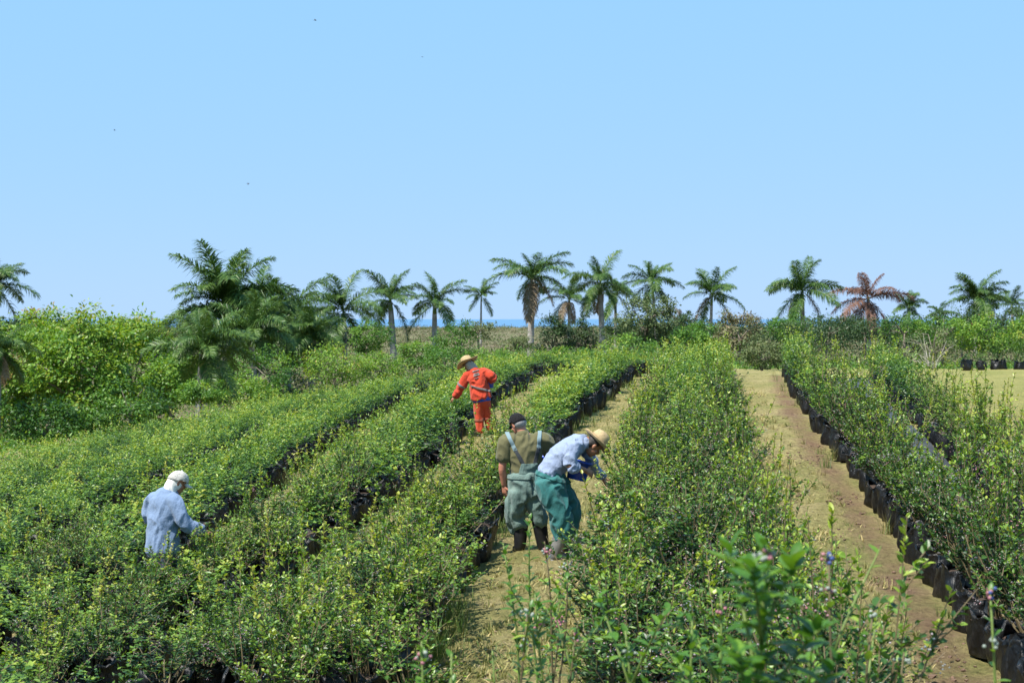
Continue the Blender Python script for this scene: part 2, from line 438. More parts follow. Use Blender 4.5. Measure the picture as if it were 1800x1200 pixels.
def bush_parts(seed, hgt, wid, nleaf, leafL, tmpl, stem_seg=3, tone=0.0):
    g = np.random.default_rng(seed)
    stems, leaf = Acc(), Acc()
    tips = []
    nc = int(g.integers(9, 13)); nk = 3
    segs = []
    for i in range(nc + nk):
        az = 2 * np.pi * (i + g.uniform(-.3, .3)) / nc
        lean = g.uniform(.12, 1.0) * wid * .5
        top = hgt * (g.uniform(.95, 1.45) if g.uniform() < .22 else g.uniform(.5, .98)) * (1 - .25 * (lean / (wid * .5)) ** 2)
        if i >= nc: lean = wid * g.uniform(.25, .42); top = hgt * g.uniform(.25, .5)
        b = np.array([np.cos(az), np.sin(az), 0]) * g.uniform(.02, .09)
        t = np.linspace(0, 1, 5)
        bend = t ** g.uniform(.7, 1.6)
        pts = np.c_[b[0] + np.cos(az) * lean * bend, b[1] + np.sin(az) * lean * bend, top * t]
        pts[1:] += g.normal(size=(4, 3)) * .018
        stems.add(*tube_arrays(pts, np.linspace(.008, .003, 5), stem_seg))
        segs.append((pts, 1.0 if top < hgt * .95 else 2.6)); tips.append(pts[-1])
        for _ in range(int(g.integers(3, 6))):
            k = g.uniform(.3, .9); j = min(3, int(k * 4)); fr = k * 4 - j
            o = pts[j] * (1 - fr) + pts[j + 1] * fr
            a2 = az + g.uniform(-1.8, 1.8); ln = g.uniform(.12, .30) * hgt
            tt = np.linspace(0, 1, 3)[:, None]
            d = np.array([np.cos(a2) * g.uniform(.4, .9), np.sin(a2) * g.uniform(.4, .9), g.uniform(.4, .9)])
            q = o + d * ln * tt
            stems.add(*tube_arrays(q, [.004, .003, .002], stem_seg))
            segs.append((q, .6)); tips.append(q[-1])
    wts = np.array([s[1] for s in segs]); wts /= wts.sum()
    P, D, N, T, SC = [], [], [], [], []
    age = g.uniform(0, 1, len(segs))
    for (pts, w), ww, ag in zip(segs, wts, age):
        n = max(4, int(nleaf * ww))
        u = .15 + .85 * np.sqrt(g.uniform(0, 1, n)) if w >= 1.0 else g.uniform(.1, 1, n)
        pos = np.stack([np.interp(u, np.linspace(0, 1, len(pts)), pts[:, c]) for c in range(3)], 1)
        ax = unit((pts[-1] - pts[0])[None])[0]
        ph = np.arange(n) * 2.4 + g.uniform(0, 6)
        out = np.c_[np.cos(ph), np.sin(ph), np.zeros(n)]
        up = .25 + .9 * u ** 2
        d = out + ax * up[:, None] + g.normal(size=(n, 3)) * .25
        P.append(pos); D.append(d)
        N.append(np.array([0, 0, 1.0]) - out * .35 * up[:, None] + g.normal(size=(n, 3)) * .45)
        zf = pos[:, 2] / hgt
        t = .14 + .46 * np.clip(zf, 0, 1.2) ** 1.3 + g.normal(size=n) * .10  # lower leaves darker: older growth, plus shade between shoots painted into the tint
        if ag > .42: t += .38 * (u > .6) * (u - .5) / .5
        t[g.uniform(size=n) > .995] = 1.0
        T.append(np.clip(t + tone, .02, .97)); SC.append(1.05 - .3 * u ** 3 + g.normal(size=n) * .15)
    P = np.concatenate(P); D = np.concatenate(D); N = np.concatenate(N); T = np.concatenate(T); SC = np.clip(np.concatenate(SC), .5, 1.5)
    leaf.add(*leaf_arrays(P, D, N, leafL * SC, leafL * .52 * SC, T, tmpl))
    # berry clusters just under the shoot tips
    bp = Acc()
    ico = np.array([(1, 0, 0), (-1, 0, 0), (0, 1, 0), (0, -1, 0), (0, 0, 1), (0, 0, -1)], float)
    it = np.array([(0, 2, 4), (2, 1, 4), (1, 3, 4), (3, 0, 4), (2, 0, 5), (1, 2, 5), (3, 1, 5), (0, 3, 5)])
    for tp in tips:
        if g.uniform() < .18:
            c = tp - np.array([0, 0, g.uniform(.02, .1)]); col = g.uniform(.2, .8)
            for _ in range(int(g.integers(4, 9))):
                bp.add(c + g.normal(size=3) * .022 + ico * g.uniform(.0045, .007), it, np.clip(col + g.normal() * .15, 0, 1))
    return stems, leaf, bp

# hgt per line: height of the foliage above the bag
LINE_H = {'A1': 1.12, 'A2': 1.0, 'B1': .95, 'B2': .92, 'B3': .88, 'C': .74, 'C2': .72, 'C3': .66, 'C0': .5, 'D': .68, 'D2': .66, 'D3': .55, 'X1': .42, 'X2': .45, 'X3': .5, 'E': .66, 'E2': .64, 'E3': .62, 'F3': .64, 'F': .64, 'F2': .64,
          'G': .64, 'I': .64, 'J': .64, 'L': .64, 'N': .64, 'K': 1.0}
NVAR = 9
VAR = []
for i in range(NVAR):
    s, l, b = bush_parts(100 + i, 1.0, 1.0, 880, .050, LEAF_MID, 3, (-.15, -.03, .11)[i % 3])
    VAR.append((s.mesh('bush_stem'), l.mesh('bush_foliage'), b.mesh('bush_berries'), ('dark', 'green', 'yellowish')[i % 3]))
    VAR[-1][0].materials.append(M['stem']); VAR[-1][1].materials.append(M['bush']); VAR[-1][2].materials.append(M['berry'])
LOV = []
for i in range(7):
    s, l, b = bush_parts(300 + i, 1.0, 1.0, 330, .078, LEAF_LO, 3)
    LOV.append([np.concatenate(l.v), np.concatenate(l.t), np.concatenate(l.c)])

BAG_H, BAG_R = .34, .19
def bag_arrays(seed, seg=18):
    g = np.random.default_rng(seed)
    prof = [(0, .90), (.03, 1.0), (.12, 1.06), (.2, 1.04), (.28, 1.02), (.33, .98), (.36, 1.03), (.355, .93), (.31, .90)]
    V = []
    ph = g.uniform(0, 6, 6)
    for k, (z, r) in enumerate(prof):
        for j in range(seg):
            a = 2 * np.pi * j / seg
            rr = BAG_R * r * (1 + .09 * np.sin(3 * a + ph[0] + z * 6) + .07 * np.sin(5 * a + ph[1] - z * 9) + .05 * np.sin(8 * a + ph[4] + z * 14) + g.normal() * .04)
            zz = z + (.045 * np.sin(2 * a + ph[2]) + .03 * np.sin(5 * a + ph[3]) + g.normal() * .008 if z > .25 else 0)
            V.append((rr * np.cos(a), rr * np.sin(a), zz))
    T = []
    for k in range(len(prof) - 1):
        for j in range(seg):
            a, b = k * seg + j, k * seg + (j + 1) % seg
            T += [(a, b, b + seg), (a, b + seg, a + seg)]
    V = np.array(V); V[:, 2] *= BAG_H / .34
    n = len(V)
    sv = [(0, 0, .315)] + [(BAG_R * .95 * np.cos(2 * np.pi * j / 10), BAG_R * .95 * np.sin(2 * np.pi * j / 10), .295 + g.normal() * .012) for j in range(10)]
    st = [(0, 1 + j, 1 + (j + 1) % 10) for j in range(10)]
    return V, np.array(T), np.array(sv), np.array(st)
BAGV = [bag_arrays(50 + i) for i in range(12)]
BAGM = []
for V, T, sv, st in BAGV:
    a = np_mesh('bag', V, T, smooth=True); a.materials.append(M['bag'])
    b = np_mesh('bag_soil', sv, st); b.materials.append(M['soil'])
    BAGM.append((a, b))

plants = []
for k, pts in LINES.items():
    P = resample(pts, .40)
    for x, y in P:
        x += rnd.gauss(0, .05 if k[0] in 'AB' else .13)
        off = BAG_R if k in ('A1', 'A2') else (-BAG_R if k in ('C', 'D', 'E', 'F') else 0)
        X = x + off; Y = y
        z = h(X, Y)
        hs = LINE_H[k] * (rnd.uniform(.74, 1.14) if k[0] in 'AB' else rnd.uniform(.6, 1.25)) * (1 + .3 * noise.noise((X * .9, Y * .55, ord(k[0]) * 3.7)))
        if k != 'K' and noise.noise((X * 1.7 + 9, Y * 1.1, 4.2)) < (-.25 if k[0] == 'B' else -.33): continue
        if k == 'C2' and 20.6 < Y < 27.4: continue
        if k == 'C' and 23 < Y < 27 and rnd.random() < .3: continue
        if (X + .66) ** 2 + (Y - 28.8) ** 2 < .3: continue
        px = 900 + FPX * X / Y; pyt = 560 - FPX * (z + .4 * hs + BAG_H - CAMZ) / Y
        vis = -260 / Y * 10 < px < 1800 + 260 / Y * 10 and 560 - FPX * (z + hs + BAG_H - CAMZ) / Y < 1195
        plants.append(dict(k=k, x=X, bx=X + {'A1': .05, 'C': -.08, 'D': -.10, 'E': -.10, 'F': -.08}.get(k, 0) + (.22 if k == 'C' and Y < 14.2 else 0), y=Y, z=z, hs=hs, vis=vis, px=px, area=(hs / Y) ** 2 * (1 if 0 < px < 1800 else .3)))
plants = [q for q in plants if q['vis']]
plants.sort(key=lambda q: -q['area'])

LINE_SAY = {
 'A1': 'right path bag line', 'A2': 'right edge line', 'B1': 'line left of right path', 'B3': 'middle of centre bed', 'B2': 'line right of middle path',
 'C': 'line left of middle path', 'C2': 'second line from middle path', 'C3': 'third line from middle path', 'C0': 'bottom left gap line',
 'D': 'line beside the orange jacket', 'D2': 'line right of white cap', 'D3': 'line behind orange jacket', 'E': 'line left of white cap',
 'E2': 'second line past white cap', 'E3': 'third line past white cap', 'F': 'low left line', 'F2': 'second low left line', 'F3': 'third low left line',
 'G': 'far left line', 'I': 'farther left line', 'J': 'line near left trees', 'L': 'line nearer left trees', 'N': 'line by left trees',
 'X1': 'first cross line', 'X2': 'second cross line', 'X3': 'last cross line', 'K': 'line beyond grass field'}
def stretch(y):
    for lim, t in ((7, 'nearest the camera'), (9, 'very near the camera'), (10.5, 'at the photo bottom'), (12, 'just above photo bottom'), (13.5, 'nearer than grey boots'), (15, 'just before teal trousers'), (16.2, 'level with teal trousers'),
                   (17.5, 'level with olive shirt'), (19, 'just past middle men'), (21, 'beyond the middle men'), (24, 'halfway to orange jacket'), (27, 'just before orange jacket'), (31, 'level with orange jacket')):
        if y < lim: return t
    return 'towards the far end'
def tell_apart(objs):       # neighbours that look alike are told apart by which stands nearer
    by = {}
    for o in objs: by.setdefault(o['label'], []).append(o)
    num = ('', '', 'two', 'three', 'four', 'five', 'six', 'seven', 'eight', 'nine', 'ten'); mid = ('second', 'third', 'fourth', 'fifth', 'sixth', 'seventh', 'eighth', 'ninth')
    for lab, os_ in by.items():
        n = len(os_)
        if not 1 < n <= 10: continue
        os_.sort(key=lambda o: o.location.y)
        for i, o in enumerate(os_):
            w = ('nearer' if n == 2 else 'nearest') if i == 0 else (('farther' if n == 2 else 'farthest') if i == n - 1 else mid[i - 1])
            o['label'] = f"{lab}, {w} of {num[n]}"
bush_objs, bag_objs = [], []
N_IND = 300
for i, q in enumerate(plants[:N_IND]):
    v = VAR[3 * rnd.randrange(3) + (rnd.choice((0, 0, 0, 0, 1, 1, 1, 2)) if q['k'] in ('A1', 'B1', 'B2', 'B3') else rnd.choice((0, 1, 2, 2, 2)))]
    r = empty('blueberry_bush', (q['bx'], q['y'], q['z'] + BAG_H - .05), rnd.uniform(0, 6.28))
    w = rnd.uniform(.78, 1.18) * (.94 if q['k'][0] in 'AB' else .9)
    r.scale = (w, w, q['hs'])
    tall = q['hs'] / LINE_H[q['k']]
    lab = f"{'low ' if tall < .9 else ('tall ' if tall > 1.05 else '')}{v[3]} blueberry bush, {LINE_SAY[q['k']]}, {stretch(q['y'])}"
    bush_objs.append(r); tag(r, lab, 'bush', f"blueberry bushes, {LINE_SAY[q['k']]}")
    link('stem', v[0], None, r); link('foliage', v[1], None, r); tag(link('berries', v[2], None, r), kind='stuff')
acc = Acc()
for q in plants[N_IND:]:
    V, T, c = LOV[rnd.randrange(len(LOV))]
    a = rnd.uniform(0, 6.28); ca, sa = math.cos(a), math.sin(a); w = rnd.uniform(.78, 1.18) * (.94 if q['k'][0] in 'AB' else .9)
    if q['y'] > 34 and rnd.random() < .3: w *= 1.1
    X = (V[:, 0] * ca - V[:, 1] * sa) * w + q['bx']; Y = (V[:, 0] * sa + V[:, 1] * ca) * w + q['y']
    Z = V[:, 2] * q['hs'] + q['z'] + BAG_H - .05
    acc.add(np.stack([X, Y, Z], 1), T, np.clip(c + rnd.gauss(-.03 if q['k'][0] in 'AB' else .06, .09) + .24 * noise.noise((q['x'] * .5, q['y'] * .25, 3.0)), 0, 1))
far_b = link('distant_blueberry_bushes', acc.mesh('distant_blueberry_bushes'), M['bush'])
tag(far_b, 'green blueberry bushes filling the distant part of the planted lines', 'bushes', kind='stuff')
print([v[3] for v in VAR]); print('plants', len(plants), 'far tris', sum(len(t) for t in acc.t))

# bags: those whose side can be seen are objects, the rest one mass
show = {'A1': 1.0, 'C': .8, 'D': .8, 'E': .7, 'A2': .45, 'F': .5, 'B1': .2, 'B2': .2, 'C2': .25, 'D2': .2, 'E2': .2, 'K': 3.0}
bags = sorted(plants, key=lambda q: -show.get(q['k'], .05) / q['y'] ** 2)
bacc, sacc = Acc(), Acc()
for i, q in enumerate(bags):
    j = rnd.randrange(len(BAGM)); a = rnd.uniform(0, 6.28); s = rnd.uniform(.88, 1.16)
    tilt = rnd.gauss(0, .11)
    if i < 260:
        b = link('grow_bag', BAGM[j][0]); b.location = (q['x'], q['y'], q['z'] - .01); b.rotation_euler = (tilt, rnd.gauss(0, .11), a); b.scale = (s, s, s * rnd.uniform(.82, 1.1))
        bag_objs.append(b); tag(b, f"black plastic grow bag, {LINE_SAY[q['k']]}, {stretch(q['y'])}", 'grow bag', f"grow bags, {LINE_SAY[q['k']]}")
        link('soil', BAGM[j][1], None, b)
    else:
        V, T, _, _ = BAGV[j]
        ca, sa = math.cos(a), math.sin(a)
        bacc.add(np.stack([(V[:, 0] * ca - V[:, 1] * sa) * s + q['x'], (V[:, 0] * sa + V[:, 1] * ca) * s + q['y'], V[:, 2] * s + q['z'] - .01], 1), T)
tell_apart(bush_objs); tell_apart(bag_objs)
tag(link('distant_grow_bags', bacc.mesh('distant_grow_bags', True), M['bag']), 'black plastic grow bags under the distant bushes', 'grow bags', kind='stuff')

# ground cloth laid between neighbouring lines
def cloth(ka, kb, label, oa=.1, ob=-.1):
    A, B = RES[ka], RES[kb]
    ys = np.arange(max(A[:, 1].min(), B[:, 1].min()), min(A[:, 1].max(), B[:, 1].max()), .3)
    xa = np.interp(ys, A[:, 1], A[:, 0]); xb = np.interp(ys, B[:, 1], B[:, 0])
    lo, hi = np.minimum(xa, xb) + oa, np.maximum(xa, xb) + ob
    nu = 9
    V = []
    for y, a, b in zip(ys, lo, hi):
        for u in np.linspace(0, 1, nu):
            x = a + (b - a) * u
            V.append((x, y, h(x, y) + .075 + .02 * math.sin(x * 9 + y * 2.3) * math.sin(y * 5.1 + x)))
    T = [(i * nu + j, i * nu + j + 1, (i + 1) * nu + j + 1, (i + 1) * nu + j) for i in range(len(ys) - 1) for j in range(nu - 1)]
    tag(link('ground_cloth', np_mesh('ground_cloth', V, T, smooth=True), M['cloth']), label, 'ground cloth')
cloth('A1', 'A2', 'dark grey ground cloth between the two lines right of the right-hand path')
cloth('B2', 'B1', 'dark grey ground cloth between the two lines in the middle bed')
cloth('C2', 'C', 'dark ground cloth under the bed left of the middle path')

# ------------------------------------------------------------------ grass and weeds on the paths
n = 190000
gxp = rng.uniform(-6, 12, n); gyp = 8 + 34 * rng.uniform(0, 1, n) ** 1.6
dl = np.abs(line_dist(gxp, gyp, FIELD))
dA = line_dist(gxp, gyp, ['A1'])
patch = np.sin(gxp * 2.1 + np.sin(gyp * 1.3) * 1.5) + np.sin(gyp * 1.7 + gxp)
keep = (dl > .3) & ((dA > 0) | (dA < -.75) | (rng.uniform(size=n) < .12)) & (patch + rng.normal(size=n) * .9 > -.3)
gxp, gyp = gxp[keep], gyp[keep]; n = len(gxp)
P = np.c_[gxp, gyp, H(gxp, gyp) + .0]
az = rng.uniform(0, 6.28, n)
D = np.c_[np.cos(az) * .9, np.sin(az) * .9, rng.uniform(.25, 1.1, n)]
L = rng.uniform(.03, .11, n)
bl = leaf_arrays(P, D, np.c_[-np.cos(az), -np.sin(az), np.ones(n)], L, L * .10 + .006, np.clip(.62 + .34 * rng.normal(size=n) - .2 * np.sin(gxp * 1.3 + gyp * .7), 0, 1), BLADE)
tag(link('path_grass', np_mesh('path_grass', *bl), M['grass']), 'short dry mown grass on the paths between the lines', 'grass', kind='stuff')

# small tufts that stand above the mown thatch
tx = rng.uniform(-1, 6, 2600); ty = 9 + 30 * rng.uniform(0, 1, 2600) ** 1.5
ok = (np.abs(line_dist(tx, ty, FIELD)) > .35) & (np.sin(tx * 1.7 + ty * .6) + rng.normal(size=2600) * .6 > 0)
tx, ty = np.repeat(tx[ok], 14), np.repeat(ty[ok], 14); nt_ = len(tx); az = rng.uniform(0, 6.28, nt_)
tl = rng.uniform(.2, 1.2, nt_); L = rng.uniform(.05, .15, nt_)
bl = leaf_arrays(np.c_[tx + rng.normal(size=nt_) * .025, ty + rng.normal(size=nt_) * .025, H(tx, ty)], np.c_[np.cos(az) * tl, np.sin(az) * tl, np.ones(nt_)], np.c_[-np.cos(az), -np.sin(az), tl], L, np.full(nt_, .009), np.clip(np.repeat(rng.uniform(.1, .8, nt_ // 14), 14) + .12 * rng.normal(size=nt_), 0, 1), BLADE)
tag(link('grass_tufts', np_mesh('grass_tufts', *bl), M['grass']), 'small green and straw coloured grass tufts dotted over the paths', 'grass', kind='stuff')

# fallen leaves and bits of straw lying on the paths
lx = rng.uniform(-4, 6, 9000); ly = 9 + 28 * rng.uniform(0, 1, 9000) ** 1.5
ok = np.abs(line_dist(lx, ly, FIELD)) > .2
lx, ly = lx[ok], ly[ok]; n = len(lx); az = rng.uniform(0, 6.28, n)
L = rng.uniform(.02, .06, n)
bl = leaf_arrays(np.c_[lx, ly, H(lx, ly) + .018], np.c_[np.cos(az), np.sin(az), rng.normal(size=n) * .12], np.c_[rng.normal(size=(n, 2)) * .25, np.ones(n)], L, L * rng.uniform(.12, .5, n), rng.uniform(0, 1, n))
tag(link('leaf_litter', np_mesh('leaf_litter', *bl), M['palm_dry']), 'fallen dry leaves and straw scattered over the paths', 'leaf litter', kind='stuff')

# tall weeds at the feet of the lines
wp = []
for k, dens, off in (('C', 5, .12), ('D', 5, .1), ('E', 4, .1), ('B2', 4, -.25), ('B1', 3, .3), ('C2', 4, -.4), ('D2', 4, -.4), ('A1', 1.2, -.1), ('A2', 3, -.9), ('E2', 4, -.4), ('F', 4, .1), ('F2', 4, -.4)):
    Pk = resample(LINES[k], 1.0 / dens)
    for x, y in Pk:
        cl = math.sin(y * 1.1 + hash(k) % 1) if False else math.sin(y * 1.13 + len(k) * 2 + ord(k[0]))
        if cl + rnd.gauss(0, .6) > .15: wp.append((x + off + rnd.gauss(0, .15), y, rnd.uniform(.15, .38)))
for _ in range(16):
    wp.append((rnd.gauss(-.62, .12), rnd.uniform(11.4, 13.8), rnd.uniform(.2, .42)))
wa = Acc()
for x, y, hh in wp:
    nb = 34 if y < 25 else 16
    az = rng.uniform(0, 6.28, nb); tl = rng.uniform(.05, .7, nb)
    P = np.c_[x + rng.normal(size=nb) * .05, y + rng.normal(size=nb) * .05, np.full(nb, h(x, y))]
    D = np.c_[np.cos(az) * tl, np.sin(az) * tl, np.ones(nb)]
    Lb = hh * rng.uniform(.5, 1.15, nb)
    wa.add(*leaf_arrays(P, D, np.c_[-np.cos(az), -np.sin(az), tl], Lb, np.full(nb, .006), np.clip(rng.uniform(.25, .8) + .18 * rng.normal(size=nb), 0, 1), BLADE))
tag(link('weeds', wa.mesh('weeds'), M['weed']), 'wispy green and straw coloured weeds at the feet of the bag lines', 'weeds', kind='stuff')

# leafy weeds creeping over the left paths
A = Acc(); g = np.random.default_rng(33)
for i in range(2400):
    y = 11 + 37 * rnd.random() ** 1.2; k = rnd.choice(['C2', 'D', 'D2', 'D3', 'E', 'E', 'E3', 'F', 'F', 'F'])
    P0 = RES[k]; x = float(np.interp(y, P0[:, 1], P0[:, 0])) + (rnd.uniform(.55, 1.6) if k in ('D', 'E', 'F') else -rnd.uniform(.1, .8))
    if k in ('C2', 'D3') and 20 < y < 29: continue
    if noise.noise((x * .8, y * .35, 1.5)) < -.22 or (x + .66) ** 2 + (y - 28.8) ** 2 < .5: continue
    if k == 'D' and 22 < y < 30: continue
    n = 34 if y < 26 else 18; sz = rnd.uniform(.14, .44) * (1 if y < 26 else 1.2)
    off = g.normal(size=(n, 3)) * np.array([.55, .55, .7]) * sz; off[:, 2] = np.abs(off[:, 2])
    Lf = np.full(n, .045 if y < 26 else .07) * g.uniform(.6, 1.3, n)
    A.add(*leaf_arrays(np.array([x, y, h(x, y)]) + off, off + g.normal(size=(n, 3)) * .12 + np.array([0, 0, .06]), np.array([0, 0, 1.0]) + g.normal(size=(n, 3)) * .5, Lf, Lf * .4, np.clip(rnd.uniform(.35, .8) + g.normal(size=n) * .12, 0, .95)))
tag(link('leafy_weeds', A.mesh('leafy_weeds'), M['bush']), 'low leafy weeds spreading over the paths between the left lines', 'weeds', kind='stuff')

# clods and small stones on the bare strip beside the right-hand bags
A = Acc(); ic = bmesh.new(); bmesh.ops.create_icosphere(ic, subdivisions=1, radius=1)
iv = np.array([v.co[:] for v in ic.verts]); itr = np.array([[v.index for v in f.verts] for f in ic.faces]); ic.free()
P0 = RES['A1']
for i in range(900):
    y = 8 + 30 * rnd.random() ** 1.5; x = float(np.interp(y, P0[:, 1], P0[:, 0])) - abs(rnd.gauss(0, .55)) - .08
    r = rnd.uniform(.006, .02) * (1.6 if rnd.random() < .06 else 1)
    A.add(iv * (1 + .25 * g.normal(size=(len(iv), 1))) * r * np.array([1.2, 1, .7]) + np.array([x, y, h(x, y) + r * .3]), itr)
tag(link('clods', A.mesh('clods'), plain('earth_clods', (.13, .082, .055), .95, 6, .5)), 'small clods of brown earth and stones along the right-hand bags', 'clods', kind='stuff')

# ------------------------------------------------------------------ palms
def frond_arrays(seed, e0, droop, L=4.2, n=96, dry=0.0):
    g = np.random.default_rng(seed)
    t = np.linspace(0, 1, 14)
    pitch = np.radians(e0 - droop * t ** 1.25)
    pitch = np.maximum(pitch, np.radians(-88))
    ds = L / 13
    x = np.r_[0, np.cumsum(np.cos(pitch[:-1]) * ds)]; z = np.r_[0, np.cumsum(np.sin(pitch[:-1]) * ds)]
    y = .25 * g.uniform(-1, 1) * t ** 2 * L * .3
    pts = np.c_[x, y, z]
    A = Acc()
    A.add(*tube_arrays(pts, np.linspace(.05, .008, 14), 4), .75)
    u = np.repeat(np.linspace(.13, .995, n), 2)
    sd = np.tile([1, -1], n)
    pos = np.stack([np.interp(u, t, pts[:, c]) for c in range(3)], 1)
    pt = np.interp(u, t, pitch)
    tg = np.c_[np.cos(pt), np.zeros(2 * n), np.sin(pt)]; up = np.c_[-np.sin(pt), np.zeros(2 * n), np.cos(pt)]
    ln = 1.08 * np.sin(np.pi * (.12 + .80 * u)) ** .7 * (1 + g.normal(size=2 * n) * .1) * L / 4.2
    plume = g.uniform(-.55, .75, 2 * n)
    d1 = unit(tg * (.45 + .5 * u)[:, None] + np.c_[np.zeros(2 * n), sd, np.zeros(2 * n)] * .95 + up * plume[:, None])
    sag = .35 + .5 * g.uniform(size=2 * n) + dry * .6
    mid = pos + d1 * (ln * .5)[:, None]
    d2 = unit(d1 + np.array([0, 0, -1.0]) * sag[:, None] * 1.3)
    tip = mid + d2 * (ln * .5)[:, None]
    wv = unit(np.cross(d1, up + tg * .3) + g.normal(size=(2 * n, 3)) * .25) * .030
    V = np.stack([pos - wv * .7, pos + wv * .7, mid + wv, mid - wv, tip], 1).reshape(-1, 3)
    T = (np.array([(0, 1, 2), (0, 2, 3), (3, 2, 4)])[None] + (np.arange(2 * n) * 5)[:, None, None]).reshape(-1, 3)
    A.add(V, T, np.repeat(np.clip(.45 + g.normal(size=2 * n) * .18 + .2 * u, 0, 1), 5))
    return A
FR = {}
for key, e0, dr in (('spear', 74, 40), ('up', 66, 52), ('mid', 42, 80), ('low', 14, 62), ('hang', -38, 40)):
    for mt in ('palm', 'palm_dry', 'palm_dead'):
        FR[key, mt] = []
        for sidx in range(2):
            me = frond_arrays(hash_seed := 1000 + len(FR) * 7 + sidx, e0, dr, dry=0 if mt == 'palm' else .8).mesh('frond')
            me.materials.append(M[mt]); FR[key, mt].append(me)

def palm(label, px, py, r, base_r=.2, mats=('palm', 'palm'), n=(1, 3, 5, 4, 2), d=None, wind=0.0, group='royal palms behind the field', dx=0.0):
    d = d or 4.2 * FPX / r
    x, y, z = at(px, py, d)
    sc = r / FPX * d / 3.3
    g0 = h(x + dx, y)
    hgt = max(z - g0, 1.0)
    root = empty('royal_palm', (x + dx, y, g0)); root.rotation_euler = (rnd.gauss(0, .025), rnd.gauss(0, .03), 0); tag(root, label, 'palm tree', group)
    bmv = []
    k = 9
    t = np.linspace(0, 1, k)
    pts = np.c_[-dx * t ** 1.5, .1 * np.sin(t * 3), hgt * t - .25 * (1 - t)]
    rad = base_r * (1.15 - .2 * t + .18 * np.sin(np.pi * np.clip(t * 1.15, 0, 1))) * np.where(t > .9, .8, 1)
    V, T = tube_arrays(pts, rad, 12)
    link('trunk', np_mesh('palm_trunk', V, T, smooth=True), M['palm_trunk'], root)
    top = Vector(pts[-1])
    sh = np.c_[np.full(4, top.x), np.full(4, top.y), top.z + np.array([-.9, -.5, 0, .5]) * sc]
    V, T = tube_arrays(sh, np.array([.9, 1.0, .75, .3]) * base_r * .95, 10)
    link('crownshaft', np_mesh('palm_crownshaft', V, T, smooth=True), M['crownshaft'], root)
    az = rnd.uniform(0, 6.28); i = 0
    for key, cnt in zip(('spear', 'up', 'mid', 'low', 'hang'), n):
        for _ in range(cnt):
            mt = mats[1] if key in ('low', 'hang') and rnd.random() < (.33 if key == 'hang' else .10) else mats[0]
            f = link('frond', FR[key, mt][rnd.randrange(2)], None, root)
            f.location = top + Vector((0, 0, .25 * sc))
            f.rotation_euler = (rnd.gauss(0, .2), rnd.gauss(0, .16), az + rnd.gauss(0, .3))
            s = sc * rnd.uniform(.72, 1.12) * (.72 if key == 'spear' else 1); f.scale = (s, s, s)
            az += 2.399; i += 1
    return root

G = M['palm']
DRY = ('palm', 'palm_dry')
palm('tall palm cut off by the left edge of the photo', -14, 508, 66, d=140, n=(2, 4, 6, 5, 3))
palm('low shaggy palm with a brown skirt at the left edge', -12, 622, 66, d=64, mats=DRY, n=(1, 3, 6, 7, 9))
palm('tallest and fullest palm of the dark clump on the left', 402, 545, 104, d=104, n=(2, 7, 11, 9, 6), base_r=.3)
palm('short palm low in front of the dark left clump', 350, 622, 84, d=62, n=(1, 5, 8, 6, 4), mats=('palm', 'palm'))
palm('palm with a hanging dead skirt right of the tallest left palm', 506, 566, 78, d=110, n=(1, 6, 10, 8, 9), mats=DRY)
palm('dark palm filling the middle of the left clump', 446, 590, 72, d=98, n=(1, 5, 8, 7, 4), mats=('palm', 'palm'))
palm('short green palm at the right foot of the left clump', 548, 598, 66, d=104, n=(1, 5, 8, 7, 4), mats=('palm', 'palm'))
palm('leafy palm tucked in the back of the dark left clump', 452, 552, 74, d=128, n=(1, 5, 7, 5, 3))
palm('wide leaning palm at the right end of the dark left clump', 608, 550, 68, d=140, n=(1, 3, 6, 4, 3))
palm('dark trunked palm left of the pale trunked one', 693, 532, 56, d=160, n=(2, 4, 6, 4, 3), base_r=.3)
palm('pale trunked palm right of the dark left clump', 763, 538, 52, d=160, n=(2, 4, 4, 3, 2), base_r=.26)
palm('small faraway palm standing before the sea', 845, 522, 30, d=330)
palm('tallest palm with a pale trunk in the middle of the skyline', 932, 492, 64, d=175, n=(2, 3, 5, 4, 5), mats=DRY, base_r=.32)
palm('half brown palm behind the dark round tree', 1000, 530, 50, d=205, n=(1, 3, 4, 3, 5), mats=DRY)
palm('yellowing palm with pale trunk over dry hanging fronds', 1060, 503, 57, d=180, n=(2, 3, 4, 4, 6), mats=DRY, base_r=.3)
palm('slim trunked palm close beside the yellowing palm', 1082, 520, 40, d=230, n=(1, 2, 3, 3, 2), base_r=.2)
palm('palm rising behind the airy olive tree', 1157, 499, 50, d=210, n=(2, 3, 5, 3, 3))
palm('palm standing alone right of the airy olive tree', 1248, 522, 52, d=205, n=(1, 3, 5, 4, 3), mats=DRY)
palm('bushy dry palm low between two palms by the airy tree', 1196, 566, 26, d=300, n=(0, 2, 2, 3, 5), mats=('palm_dry', 'palm_dry'))
palm('palm left of the dead brown palm', 1413, 516, 62, d=172, n=(2, 3, 5, 4, 4), mats=DRY, base_r=.24)
palm('dead palm with rust brown fronds', 1528, 530, 58, d=180, n=(1, 2, 4, 3, 5), mats=('palm_dead', 'palm_dead'), base_r=.24)
palm('low green palm right of the dead brown palm', 1600, 545, 42, d=240, n=(1, 3, 4, 3, 2))
palm('small dark palm above the bare branches on the right', 1652, 556, 28, d=300, n=(1, 2, 4, 3, 2))
palm('full crowned palm near the right edge', 1715, 527, 52, d=210, n=(2, 5, 6, 4, 3))
palm('palm close behind the full crowned one at the right', 1742, 535, 40, d=250, n=(1, 3, 5, 3, 2))
palm('narrow palm at the right edge of the photo', 1782, 540, 34, d=260, n=(2, 2, 3, 2, 2))

